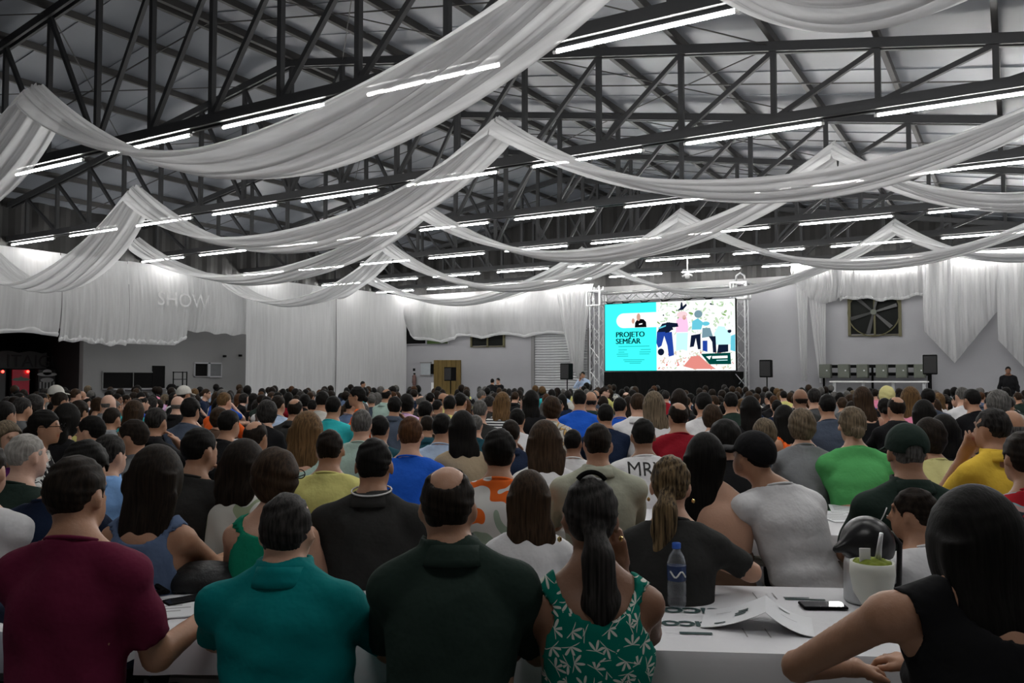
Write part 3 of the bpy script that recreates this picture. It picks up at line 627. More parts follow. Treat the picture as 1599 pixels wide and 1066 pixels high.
# ================================================================== people: bodies grown from smooth distance fields
def surfnets(fn, lo, hi, h):
    lo = np.array(lo, float); n = np.ceil((np.array(hi)-lo)/h).astype(int)+1
    g = [lo[i]+h*np.arange(n[i]) for i in range(3)]
    X, Y, Z = np.meshgrid(*g, indexing='ij')
    F = fn(X.astype(np.float32), Y.astype(np.float32), Z.astype(np.float32))
    S = F < 0
    A = S[:-1,:-1,:-1]; allin = A.copy(); anyin = A.copy()
    offs = [(a, b, c) for a in (0, 1) for b in (0, 1) for c in (0, 1)]
    m = n-1
    for a, b, c in offs[1:]:
        q = S[a:a+m[0], b:b+m[1], c:c+m[2]]; allin &= q; anyin |= q
    act = anyin & ~allin
    I = np.argwhere(act)
    if len(I) == 0: return np.zeros((0, 3)), np.zeros((0, 4), int)
    vals = {o: F[I[:,0]+o[0], I[:,1]+o[1], I[:,2]+o[2]] for o in offs}
    acc = np.zeros((len(I), 3)); cnt = np.zeros(len(I))
    for o in offs:
        for ax in range(3):
            if o[ax] == 0:
                p = list(o); p[ax] = 1; p = tuple(p)
                v0, v1 = vals[o], vals[p]; cr = (v0 < 0) != (v1 < 0)
                t = np.where(cr, v0/np.where(cr, v0-v1, 1), 0)
                pt = np.array(o, float)[None, :].repeat(len(I), 0); pt[:, ax] += t
                acc[cr] += pt[cr]; cnt[cr] += 1
    V = lo+(I+acc/cnt[:, None])*h
    idx = -np.ones(act.shape, int); idx[tuple(I.T)] = np.arange(len(I))
    quads = []
    for ax in range(3):
        b, c = (ax+1) % 3, (ax+2) % 3
        s0 = [slice(None)]*3; s1 = [slice(None)]*3
        s0[ax] = slice(0, -1); s1[ax] = slice(1, None)
        A0, A1 = S[tuple(s0)], S[tuple(s1)]
        E = np.argwhere(A0 != A1)
        E = E[(E[:, b] > 0) & (E[:, c] > 0) & (E[:, b] < m[b]) & (E[:, c] < m[c])]
        if len(E) == 0: continue
        def cell(db, dc):
            q = E.copy(); q[:, b] += db; q[:, c] += dc; return idx[tuple(q.T)]
        Q = np.stack([cell(-1, -1), cell(0, -1), cell(0, 0), cell(-1, 0)], 1)
        flip = ~A0[tuple(E.T)]
        Q[flip] = Q[flip][:, ::-1]; quads.append(Q)
    return V, np.concatenate(quads)
def np_mesh(name, V, Q, mats):
    me = bpy.data.meshes.new(name)
    me.vertices.add(len(V)); me.vertices.foreach_set('co', np.asarray(V, np.float32).ravel())
    me.loops.add(len(Q)*4); me.loops.foreach_set('vertex_index', np.asarray(Q, np.int32).ravel())
    me.polygons.add(len(Q)); me.polygons.foreach_set('loop_start', np.arange(0, len(Q)*4, 4, dtype=np.int32))
    me.polygons.foreach_set('use_smooth', np.ones(len(Q), bool))
    me.update(calc_edges=True); me.validate()
    for m_ in mats: me.materials.append(m_)
    return me
def join(parts):
    Vs, Qs, n = [], [], 0
    for V, Q in parts:
        if len(V): Vs.append(V); Qs.append(Q+n); n += len(V)
    return np.concatenate(Vs), np.concatenate(Qs)
def smin(a, b, k=0.03):
    h = np.clip(0.5+0.5*(b-a)/k, 0, 1); return b+(a-b)*h-k*h*(1-h)
def ellip(P, c, r):
    x, y, z = (P[0]-c[0])/r[0], (P[1]-c[1])/r[1], (P[2]-c[2])/r[2]
    k0 = np.sqrt(x*x+y*y+z*z)+1e-6; k1 = np.sqrt((x/r[0])**2+(y/r[1])**2+(z/r[2])**2)+1e-6
    return k0*(k0-1)/k1
def cone(P, a, b, ra, rb):
    d = [b[i]-a[i] for i in range(3)]; L2 = sum(q*q for q in d)+1e-9
    t = np.clip(((P[0]-a[0])*d[0]+(P[1]-a[1])*d[1]+(P[2]-a[2])*d[2])/L2, 0, 1)
    return np.sqrt((P[0]-a[0]-t*d[0])**2+(P[1]-a[1]-t*d[1])**2+(P[2]-a[2]-t*d[2])**2)-(ra+(rb-ra)*t)
def lerp(a, b, t): return tuple(a[i]+(b[i]-a[i])*t for i in range(3))
# ---- skeleton from a pose description
def skeleton(s):
    zt = s.get('zt', 1.30); f = s.get('sex', 'm') == 'f'; k = s.get('size', 1.0); lean = s.get('lean', 0.1)
    sw = s.get('sw', 0.155 if f else 0.172)*k*0.885; b = (1+(s.get('bulk', 1.0)-1)*0.8)*k*0.95
    J = {'k': k, 'b': b, 'f': f, 'zt': zt}
    J['hk'] = hk = k*s.get('head', 0.895)
    J['H'] = (0, 0, zt-0.118*hk)
    hy = -0.045-0.06*math.sin(lean)
    nk = s.get('neck', 0.0)-(0.018 if s.get('neck', 0.0) > -0.04 else 0.0)
    J['N'] = (s.get('nx', 0), hy*k, zt-(0.262+nk)*k)
    shz = zt-(0.340+nk)*k
    J['S'] = {sd: (s.get('nx', 0)+sd*sw, (hy-0.012)*k, shz+s.get('shrug', {}).get(sd, 0)) for sd in (-1, 1)}
    pz = s.get('pz', 0.55)
    J['P'] = (s.get('px', 0)+s.get('nx', 0), hy*k-math.tan(lean)*(J['N'][2]-pz), pz)
    Py = J['P'][1]; X0 = J['P'][0]
    arms = s.get('arms', 'table'); E, Wr = {}, {}
    for sd in (-1, 1):
        e = {'table': (sd*(sw+0.03), 0.14, 0.80), 'lap': (sd*(sw+0.06), 0.03, max(0.70, zt-0.58)), 'down': (sd*(sw+0.07), -0.03, zt-0.60), 'fold': (sd*(sw+0.05), 0.12, 0.80)}[arms if isinstance(arms, str) and arms in ('table', 'lap', 'down', 'fold') else 'table']
        w_ = {'table': (sd*0.13, 0.36, 0.795), 'lap': (sd*0.07, 0.26, 0.66), 'down': (sd*(sw+0.06), 0.08, zt-0.83), 'fold': (-sd*0.05, 0.28, 0.80)}[arms if isinstance(arms, str) and arms in ('table', 'lap', 'down', 'fold') else 'table']
        if arms == 'chin' and sd == 1: e, w_ = (0.17, 0.26, 0.82), (0.075, 0.13, zt-0.27)
        if arms == 'chinl' and sd == -1: e, w_ = (-0.17, 0.26, 0.82), (-0.075, 0.13, zt-0.27)
        if 'elbow' in s and sd in s['elbow']: e = s['elbow'][sd]
        if 'wrist' in s and sd in s['wrist']: w_ = s['wrist'][sd]
        E[sd], Wr[sd] = e, w_
    J['E'], J['W'] = E, Wr
    if s.get('stand'):
        hz = pz
        J['hip'] = {sd: (X0+sd*0.09*k, Py, hz) for sd in (-1, 1)}; J['knee'] = {sd: (X0+sd*0.10, Py+0.02, 0.48) for sd in (-1, 1)}; J['ank'] = {sd: (X0+sd*0.11, Py, 0.09) for sd in (-1, 1)}
    else:
        J['hip'] = {sd: (X0+sd*0.095*k, Py+0.02, 0.54) for sd in (-1, 1)}
        J['knee'] = {sd: (X0+sd*0.13, Py+0.44*k, 0.52) for sd in (-1, 1)}; J['ank'] = {sd: (X0+sd*0.13, Py+0.40*k, 0.09) for sd in (-1, 1)}
    a, bb, c = s.get('hyaw', 0), s.get('hpitch', 0), s.get('hroll', 0)
    J['R'] = (Matrix.Rotation(a, 3, 'Z') @ Matrix.Rotation(-bb, 3, 'X') @ Matrix.Rotation(c, 3, 'Y'))
    return J
def head_local(P, J):
    R = np.array(J['R'], dtype=np.float32); k = J['hk']; H = J['H']
    d = [P[i]-H[i] for i in range(3)]
    return tuple((R[0][i]*d[0]+R[1][i]*d[1]+R[2][i]*d[2])/k for i in range(3))
def head_sdf(q, f):
    d = ellip(q, (0, -0.014, 0.020), (0.075, 0.094, 0.097))
    jw = 0.053 if f else 0.059
    d = smin(d, ellip(q, (0, 0.026, -0.055), (jw, 0.066, 0.064)), 0.03)
    d = smin(d, cone(q, (0, 0.086, 0.008), (0, 0.103, -0.028), 0.010, 0.0145), 0.012)
    d = smin(d, ellip(q, (0, 0.083, -0.062), (0.022, 0.012, 0.012)), 0.01)
    d = smin(d, ellip(q, (0, 0.080, 0.030), (0.05, 0.012, 0.010)), 0.015)
    d = smin(d, ellip(q, (0, 0.070, -0.100), (0.022, 0.018, 0.016)), 0.02)
    for sd in (-1, 1):
        d = -smin(-d, ellip(q, (sd*0.032, 0.098, 0.006), (0.017, 0.014, 0.011)), 0.010)
        d = smin(d, ellip(q, (sd*0.078, -0.010, -0.016), (0.011, 0.020, 0.032)), 0.006)
    return d
def torso_list(J, extra=0.0):
    b, f, k = J['b'], J['f'], J['k']; N, P = J['N'], J['P']; sw = abs(J['S'][1][0]-J['N'][0])
    rows = [(0.19, sw-0.030, 0.078, 0.075), (0.32, 0.150*b if f else 0.168*b, 0.112*b, 0.12), (0.52, 0.132*b if f else 0.155*b, 0.108*b, 0.12), (0.74, 0.135*b if f else 0.155*b, 0.112*b, 0.12), (0.96, 0.175*b if f else 0.172*b, 0.135*b, 0.12)]
    return [(lerp(N, P, t), (rx+extra, ry+extra, rz+extra)) for t, rx, ry, rz in rows]
def torso_sdf(P, J, extra=0.0, sh=True):
    d = None
    for c, r in torso_list(J, extra):
        e = ellip(P, c, r); d = e if d is None else smin(d, e, 0.06)
    for sd in (-1, 1):
        S = J['S'][sd]; b = J['k']
        top = (J['N'][0]+sd*0.025, J['N'][1], J['N'][2]+0.005)
        d = smin(d, cone(P, top, S, 0.040*b+extra, (0.046 if not J['f'] else 0.042)*b+extra), 0.035)
        if J['f']: d = smin(d, ellip(P, (J['N'][0]+sd*0.07, lerp(J['N'], J['P'], 0.36)[1]+0.085, lerp(J['N'], J['P'], 0.36)[2]), (0.065+extra, 0.06+extra, 0.06+extra)), 0.04)
    return d
def arm_r(J):
    k = J['k']; return (0.048*k, 0.039*k, 0.041*k, 0.028*k) if not J['f'] else (0.043*k, 0.035*k, 0.037*k, 0.024*k)
def body_sdf(J):
    def fn(X, Y, Z):
        P = (X, Y, Z)
        d = torso_sdf(P, J)
        q = head_local(P, J); dh = head_sdf(q, J['f'])*J['hk']
        H = J['H']; N = J['N']
        nb = (H[0], H[1]-0.018, H[2]-0.055*J['k']); nr = (0.051 if not J['f'] else 0.044)*J['k']
        dn = cone(P, (N[0], N[1], N[2]-0.02), nb, nr*1.12, nr*0.96)
        d = smin(d, dn, 0.04); d = smin(d, dh, 0.025)
        ra, rb, rc, rd = arm_r(J)
        for sd in (-1, 1):
            a = smin(cone(P, J['S'][sd], J['E'][sd], ra, rb), cone(P, J['E'][sd], J['W'][sd], rc, rd), 0.015)
            d = smin(d, a, 0.03)
            l = smin(cone(P, J['hip'][sd], J['knee'][sd], 0.085*J['b'], 0.060), cone(P, J['knee'][sd], J['ank'][sd], 0.058, 0.040), 0.02)
            an = J['ank'][sd]; l = smin(l, cone(P, (an[0], an[1]-0.02, 0.045), (an[0], an[1]+0.15, 0.035), 0.042, 0.032), 0.02)
            d = smin(d, l, 0.03)
        return d
    return fn
def bounds(J, pad=0.12):
    pts = [J['H'], J['N'], J['P']]
    for key in ('S', 'E', 'W', 'hip', 'knee', 'ank'): pts += list(J[key].values())
    A = np.array(pts); lo = A.min(0)-pad; hi = A.max(0)+pad
    lo[2] = -0.01; hi[2] = max(hi[2], J['zt']+0.03); hi[1] += 0.12; lo[0] -= 0.06; hi[0] += 0.06; lo[1] -= 0.06
    return lo, hi
def hand_mesh(J, sd, curl=0.5, h=0.0065, direction=None):
    Wp = Vector(J['W'][sd]); d = (Wp-Vector(J['E'][sd])).normalized() if direction is None else Vector(direction).normalized()
    up = Vector((0, 0, 1)) if abs(d.z) < 0.8 else Vector((0, -1, 0))
    side = d.cross(up).normalized(); nrm = side.cross(d).normalized(); th = -sd*1.0     # thumb on the inner side
    k = J['k']*(0.92 if J['f'] else 1.0)
    def w(a, b, c): return tuple(Wp+d*a*k+side*b*k+nrm*c*k)
    segs = [(w(-0.02, 0, 0), w(0.03, 0, 0), 0.027*k, 0.028*k)]
    for i, bb in enumerate((-0.028, -0.010, 0.010, 0.028)): segs.append((w(0.02, bb*0.7, 0), w(0.082, bb, 0), 0.017*k, 0.0125*k))
    L = [0.062, 0.075, 0.080, 0.068] if th < 0 else [0.068, 0.080, 0.075, 0.062]
    for i, bb in enumerate((-0.028, -0.010, 0.010, 0.028)):
        a = (0.085, bb, 0.0); l1 = L[i]*0.5; c1 = curl*0.8
        m_ = (a[0]+l1*math.cos(c1), bb*1.05, -l1*math.sin(c1)); c2 = curl*1.9
        e = (m_[0]+l1*math.cos(c2), bb*1.05, m_[2]-l1*math.sin(c2))
        segs.append((w(*a), w(*m_), 0.0105*k, 0.0095*k)); segs.append((w(*m_), w(*e), 0.0095*k, 0.0078*k))
    segs.append((w(0.03, th*0.022, -0.004), w(0.065, th*0.052, -0.012), 0.0155*k, 0.0115*k)); segs.append((w(0.065, th*0.052, -0.012), w(0.098, th*0.058, -0.02), 0.0112*k, 0.009*k))
    def fn(X, Y, Z):
        D = None
        for a, b, ra, rb in segs:
            e = cone((X, Y, Z), a, b, ra, rb); D = e if D is None else smin(D, e, 0.006)
        return D
    A = np.array([p for s_ in segs for p in s_[:2]]); return surfnets(fn, A.min(0)-0.04, A.max(0)+0.04, h)
def wrinkle(seed, amp):
    r = np.random.RandomState(seed); W_ = [(r.randn(3)*np.array([22, 14, 30]), r.uniform(0, 6.28)) for _ in range(4)]
    def f(P):
        s = 0
        for kx, ph in W_: s = s+np.sin(P[0]*kx[0]+P[1]*kx[1]+P[2]*kx[2]+ph+1.2*np.sin(P[2]*11+P[0]*7))
        return s*amp/4
    return f
def shirt_sdf(J, s):
    style = s.get('top', 'tee'); off = s.get('loose', 0.010); wr = wrinkle(s.get('seed', 1), 0.011)
    hem = s.get('hem', J['P'][2]-0.10)
    def fn(X, Y, Z):
        P = (X, Y, Z)
        if style in ('tank', 'strap'):
            d = torso_sdf(P, J, off*0.95)
            N = J['N']
            for sd in (-1, 1):
                S = J['S'][sd]
                d = np.maximum(d, -(cone(P, (S[0]+sd*0.005, S[1], S[2]-0.02), (S[0]+sd*0.05, S[1], S[2]-0.13), 0.072, 0.055)))
            if style == 'tank': d = np.maximum(d, -ellip(P, (N[0], N[1]-0.01, N[2]+0.015), (0.105, 0.16, s.get('scoop', 0.13))))
            else: d = np.maximum(d, Z-(N[2]-0.24))
        else:
            d = torso_sdf(P, J, off)
            ra, rb, rc, rd = arm_r(J); sl = s.get('sleeve', 0.62)
            for sd in (-1, 1):
                S, E, Wr = J['S'][sd], J['E'][sd], J['W'][sd]
                e = lerp(S, E, min(1.0, sl))
                a = cone(P, S, e, ra+off, ra+(rb-ra)*min(1, sl)+off*1.5)
                dv = np.array(E)-np.array(S); dv = dv/np.linalg.norm(dv)
                if sl <= 1.0: a = np.maximum(a, (X-e[0])*dv[0]+(Y-e[1])*dv[1]+(Z-e[2])*dv[2])
                else:
                    w_ = lerp(E, Wr, sl-1.0); a = smin(a, cone(P, E, w_, rc+off, rd+off*1.1), 0.02)
                d = smin(d, a, 0.035)
            if style in ('polo', 'shirt'):
                N, H = J['N'], J['H']; b = (H[0], H[1]-0.02, H[2]-0.055)
                r_ = (0.066 if not J['f'] else 0.056)*J['k']
                c = np.abs(cone(P, (N[0], N[1], N[2]-0.03), b, r_+0.006, r_))-0.007
                c = np.maximum(c, (Z-(N[2]+0.045))); d = np.minimum(d, c)
            else:
                N = J['N']; nr = (0.053 if not J['f'] else 0.045)*J['k']; d = smin(d, cone(P, (N[0], N[1]-0.008, N[2]-0.07), (N[0], N[1]+0.004, N[2]+0.03), nr*1.22+off+0.006, nr*1.08+off+0.004), 0.045); d = np.maximum(d, Z-(N[2]+0.010-0.35*(Y-N[1])))
        d = d+wr(P)*(0.6+0.8*np.clip((J['N'][2]-Z)/0.4, 0, 1))
        return np.maximum(d, hem-Z)
    return fn
def trousers_sdf(J, s):
    def fn(X, Y, Z):
        P = (X, Y, Z); d = None
        for c, r in torso_list(J, 0.010)[3:]:
            e = ellip(P, c, r); d = e if d is None else smin(d, e, 0.05)
        d = np.maximum(d, Z-(J['P'][2]+0.06))
        for sd in (-1, 1):
            l = smin(cone(P, J['hip'][sd], J['knee'][sd], 0.085*J['b']+0.012, 0.075), cone(P, J['knee'][sd], J['ank'][sd], 0.072, 0.060), 0.02)
            d = smin(d, np.maximum(l, 0.10-Z), 0.03)
        return d
    return fn
def shoe_mesh(J, sd):
    an = J['ank'][sd]
    fn = lambda X, Y, Z: np.maximum(smin(cone((X, Y, Z), (an[0], an[1]-0.03, 0.05), (an[0], an[1]+0.17, 0.035), 0.052, 0.042), cone((X, Y, Z), (an[0], an[1], 0.06), (an[0], an[1], 0.11), 0.05, 0.05), 0.02), -Z+0.001)
    return surfnets(fn, (an[0]-.08, an[1]-.12, -0.02), (an[0]+.08, an[1]+.25, 0.16), 0.014)
# ---- hair in head space (metres, face along +y)
def hair_sdf(style, L=0.35, seed=3, side=0.0, fall=0.0):
    rs_ = np.random.RandomState(seed); ph = rs_.uniform(0, 6.28, 6)
    def cap(q, puff=0.0, nape=-0.082, front=0.0):
        x, y, z = q
        x = x*(1+1.7*np.clip(-z-0.015, 0, 0.1)); q = (x, y, z)
        d = ellip(q, (0, -0.016, 0.022), (0.079+puff, 0.099+puff, 0.101+puff))
        d = d+0.0022*np.sin(55*x+9*np.sin(30*z)+ph[0])+0.0016*np.sin(70*y+40*z+ph[1])
        g = (-0.045+1.25*(y-front))-z
        d = np.maximum(d, g*0.62); d = np.maximum(d, nape-z)
        for sd in (-1, 1): d = np.maximum(d, -ellip(q, (sd*0.082, 0.0, -0.022), (0.03, 0.027, 0.042)))
        return d
    def fn(q):
        x, y, z = q
        if style == 'short': return cap(q)
        if style == 'crop': return cap(q, -0.002, -0.078)
        if style == 'thick': return cap(q, 0.010, -0.095)+0.003*np.sin(60*x+50*z)*np.sin(55*y)
        if style == 'balding':
            d = cap(q, -0.001, -0.085); return np.maximum(d, -ellip(q, (0, -0.050, 0.108), (0.050, 0.080, 0.058)))
        if style == 'bald':
            d = cap(q, -0.002, -0.085); return np.maximum(d, z-0.012)
        if style in ('long', 'wavy', 'straight'):
            puff = 0.010 if style != 'wavy' else 0.018
            d = cap(q, puff, -0.12, 0.0)
            d = smin(d, np.maximum(ellip(q, (0, -0.02, 0.0), (0.090+puff, 0.105+puff, 0.15)), (y-0.02-0.4*np.abs(x))), 0.02)
            t = np.clip(-z/L, 0, 1.2)
            a = 0.088+puff+0.018*np.sin(t*2.6)+(0.007*np.sin(14*z+ph[2]) if style == 'wavy' else 0)-0.045*np.clip(t-0.6, 0, 1)
            b = (0.045+0.012*np.sin(t*3))*(1-0.45*np.clip(t-0.5, 0, 1))
            yc = -0.065-0.05*np.clip(t*1.2, 0, 1)-fall*t
            xc = side*t
            e = np.sqrt(((x-xc)/a)**2+((y-yc)/b)**2+1e-6); d2 = (e-1)*b
            d2 = d2+0.004*np.sin(70*x+(2.5 if style != 'wavy' else 4.5)*np.sin(9*z+ph[3]))
            d2 = np.maximum(d2, z-0.03); d2 = np.maximum(d2, -(z+L+0.008*np.sin(130*x+ph[4])+0.004*np.sin(61*x+ph[5])-2.5*(x-xc)**2))
            return smin(d, d2, 0.025)
        if style == 'bob':
            d = ellip(q, (0, -0.022, 0.008), (0.098, 0.112, 0.128))+0.003*np.sin(50*x+6*np.sin(20*z)+ph[0])
            d = np.maximum(d, (y-0.035-0.5*np.clip(z-0.03, 0, 1)*2)); return np.maximum(d, -0.125-z)
        if style in ('pony', 'lowpony'):
            d = cap(q, 0.002, -0.09)
            tie = (0, -0.118, 0.045) if style == 'pony' else (0, -0.108, -0.02)
            p1 = (tie[0]+side*0.3, tie[1]-0.035, tie[2]-0.06); p2 = (side*0.8, tie[1]-0.035-fall, tie[2]-L*0.55); p3 = (side, tie[1]-0.02-fall, tie[2]-L)
            d2 = smin(smin(cone(q, tie, p1, 0.028, 0.047), cone(q, p1, p2, 0.047, 0.050), 0.02), cone(q, p2, p3, 0.050, 0.015), 0.02)
            d2 = d2+0.004*np.sin(75*x+5*np.sin(14*z)+ph[2])+0.003*np.sin(30*z+40*y+ph[3])
            return smin(d, d2, 0.012)
        if style == 'bun':
            d = cap(q, 0.006, -0.09); return smin(d, ellip(q, (0, -0.115, -0.035), (0.042, 0.035, 0.040))+0.002*np.sin(90*z), 0.012)
        if style == 'afro':
            d = ellip(q, (0, -0.022, 0.03), (0.105, 0.12, 0.118))+0.005*np.sin(65*x+ph[0])*np.sin(60*y)*np.sin(65*z)
            return np.maximum(d, (-0.06+1.2*y-z)*0.62)
        return cap(q)
    lo = np.array([-0.17, -0.26-abs(fall), -0.16]); hi = np.array([0.17, 0.13, 0.16])
    if style in ('long', 'wavy', 'straight', 'pony', 'lowpony'): lo[2] = -L-0.10
    lo[0] -= abs(side); hi[0] += abs(side)
    return fn, lo, hi
HAIR_CACHE = {}
def hair_mesh(style, h=0.009, **kw):
    key = (style, h, tuple(sorted(kw.items())))
    if key not in HAIR_CACHE:
        fn, lo, hi = hair_sdf(style, **kw)
        HAIR_CACHE[key] = np_mesh('hair_'+style, *surfnets(lambda X, Y, Z: fn((X, Y, Z)), lo, hi, h), [None])
    return HAIR_CACHE[key]
def cap_mesh(h=0.009, brim=True, hole=False):
    key = ('cap', h, brim, hole)
    if key not in HAIR_CACHE:
        def fn(X, Y, Z):
            q = (X, Y, Z)
            d = ellip(q, (0, -0.014, 0.030), (0.092, 0.113, 0.105)); d = np.maximum(d, 0.012+0.12*Y-Z)
            if brim:
                b = np.maximum(ellip(q, (0, 0.10, 0.016), (0.085, 0.105, 0.05)), np.abs(Z-0.020+2.2*X*X+0.25*(Y-0.08))-0.007); b = np.maximum(b, 0.05-Y); d = smin(d, b, 0.008)
            if hole: d = np.maximum(d, -ellip(q, (0, -0.13, 0.010), (0.045, 0.05, 0.030)))
            return d
        HAIR_CACHE[key] = np_mesh('cap', *surfnets(fn, (-0.13, -0.16, -0.06), (0.13, 0.24, 0.16), h), [None])
    return HAIR_CACHE[key]
# ---- materials for people
def skin(name, c):
    if name in MATS: return MATS[name]
    m = mat(name, c, 0.5, 0, 0.10, 14.0, 0.06, 90.0, spec=0.35); N, L = nodes_of(m); b = N['Principled BSDF']
    src = b.inputs['Base Color'].links[0].from_socket
    at = N.new('ShaderNodeVertexColor'); at.layer_name = 'feature'
    mx = N.new('ShaderNodeMix'); mx.data_type = 'RGBA'; mx.blend_type = 'MULTIPLY'; mx.inputs['Factor'].default_value = 1.0
    L.new(src, mx.inputs['A']); L.new(at.outputs['Color'], mx.inputs['B']); L.new(mx.outputs['Result'], b.inputs['Base Color'])
    return m
SKIN = [skin('skin light', (0.50, 0.29, 0.20)), skin('skin tan', (0.36, 0.19, 0.115)), skin('skin brown', (0.22, 0.11, 0.065)), skin('skin pale', (0.58, 0.36, 0.27))]
def hairmat(name, c, streak=0.5, c2=None):
    if name in MATS: return MATS[name]
    m = bpy.data.materials.new(name); N, L = nodes_of(m); b = N['Principled BSDF']
    b.inputs['Roughness'].default_value = 0.62; b.inputs['Specular IOR Level'].default_value = 0.10
    tc = N.new('ShaderNodeTexCoord'); mp = N.new('ShaderNodeMapping'); mp.inputs['Scale'].default_value = (150, 60, 6)
    nz = N.new('ShaderNodeTexNoise'); nz.inputs['Scale'].default_value = 1.0; nz.inputs['Detail'].default_value = 3
    L.new(tc.outputs['Object'], mp.inputs[0]); L.new(mp.outputs[0], nz.inputs['Vector'])
    rp = N.new('ShaderNodeValToRGB'); c = Vector(c)*0.68; cc = Vector(c2)*0.85 if c2 else c*(1+streak)
    rp.color_ramp.elements[0].position = 0.35; rp.color_ramp.elements[0].color = (*(c*(1-streak)), 1); rp.color_ramp.elements[1].position = 0.68; rp.color_ramp.elements[1].color = (*cc, 1)
    L.new(nz.outputs['Fac'], rp.inputs[0]); L.new(rp.outputs[0], b.inputs['Base Color'])
    bp = N.new('ShaderNodeBump'); bp.inputs['Strength'].default_value = 0.35; bp.inputs['Distance'].default_value = 0.005
    L.new(nz.outputs['Fac'], bp.inputs['Height']); L.new(bp.outputs[0], b.inputs['Normal'])
    MATS[name] = m; return m
HAIR = {'black': hairmat('black hair', (0.008, 0.007, 0.006)), 'dark': hairmat('dark brown hair', (0.018, 0.012, 0.008)), 'brown': hairmat('brown hair', (0.045, 0.026, 0.014)),
        'auburn': hairmat('auburn hair', (0.085, 0.036, 0.014)), 'blond': hairmat('dark blond hair', (0.15, 0.085, 0.035)), 'grey': hairmat('grey hair', (0.13, 0.125, 0.117)),
        'white': hairmat('white hair', (0.42, 0.40, 0.37), 0.25), 'salt': hairmat('salt and pepper hair', (0.030, 0.027, 0.025), 0.7), 'streak': hairmat('highlighted hair', (0.03, 0.020, 0.012), 0.5, (0.22, 0.15, 0.075)), 'greyblond': hairmat('grey blond hair', (0.17, 0.13, 0.085))}
CLO = {'maroon': (0.105, 0.010, 0.032), 'teal': (0.0, 0.155, 0.155), 'darkgreen': (0.017, 0.030, 0.024), 'black': (0.008, 0.008, 0.009), 'navy': (0.010, 0.018, 0.042), 'white': (0.62, 0.62, 0.63), 'denim': (0.09, 0.13, 0.22),
       'emerald': (0.005, 0.20, 0.115), 'charcoal': (0.028, 0.028, 0.027), 'beige': (0.33, 0.34, 0.27), 'offwhite': (0.50, 0.49, 0.45), 'grey': (0.20, 0.21, 0.22), 'green': (0.09, 0.38, 0.12), 'yellow': (0.66, 0.44, 0.05), 'paleyellow': (0.58, 0.54, 0.24),
       'lemon': (0.60, 0.57, 0.20), 'blue': (0.012, 0.085, 0.46), 'skyblue': (0.19, 0.36, 0.66), 'paleblue': (0.38, 0.48, 0.64), 'steel': (0.055, 0.07, 0.10), 'mint': (0.33, 0.45, 0.40), 'aqua': (0.03, 0.40, 0.42), 'orange': (0.78, 0.12, 0.02), 'red': (0.25, 0.010, 0.020), 'pink': (0.75, 0.25, 0.38),
       'lilac': (0.56, 0.36, 0.56), 'purple': (0.16, 0.03, 0.18), 'slate': (0.012, 0.055, 0.075), 'brownc': (0.10, 0.06, 0.04), 'midgrey': (0.09, 0.095, 0.10), 'tan': (0.34, 0.27, 0.18)}
def cloth(n): return mat(n+' fabric', CLO[n], 0.85, 0, 0.12, 5.0, 0.55, 12.0, spec=0.12)
def ramp_mat(name, build):
    if name in MATS: return MATS[name]
    m = bpy.data.materials.new(name); N, L = nodes_of(m); b = N['Principled BSDF']; b.inputs['Roughness'].default_value = 0.85; b.inputs['Specular IOR Level'].default_value = 0.15
    tc = N.new('ShaderNodeTexCoord'); build(N, L, tc.outputs['Object'], b); MATS[name] = m; return m
def nmath(N, L, op, a, b=None, c=None):
    n = N.new('ShaderNodeMath'); n.operation = op
    for i, v in enumerate((a, b, c)):
        if v is None: continue
        if isinstance(v, (int, float)): n.inputs[i].default_value = v
        else: L.new(v, n.inputs[i])
    return n.outputs[0]
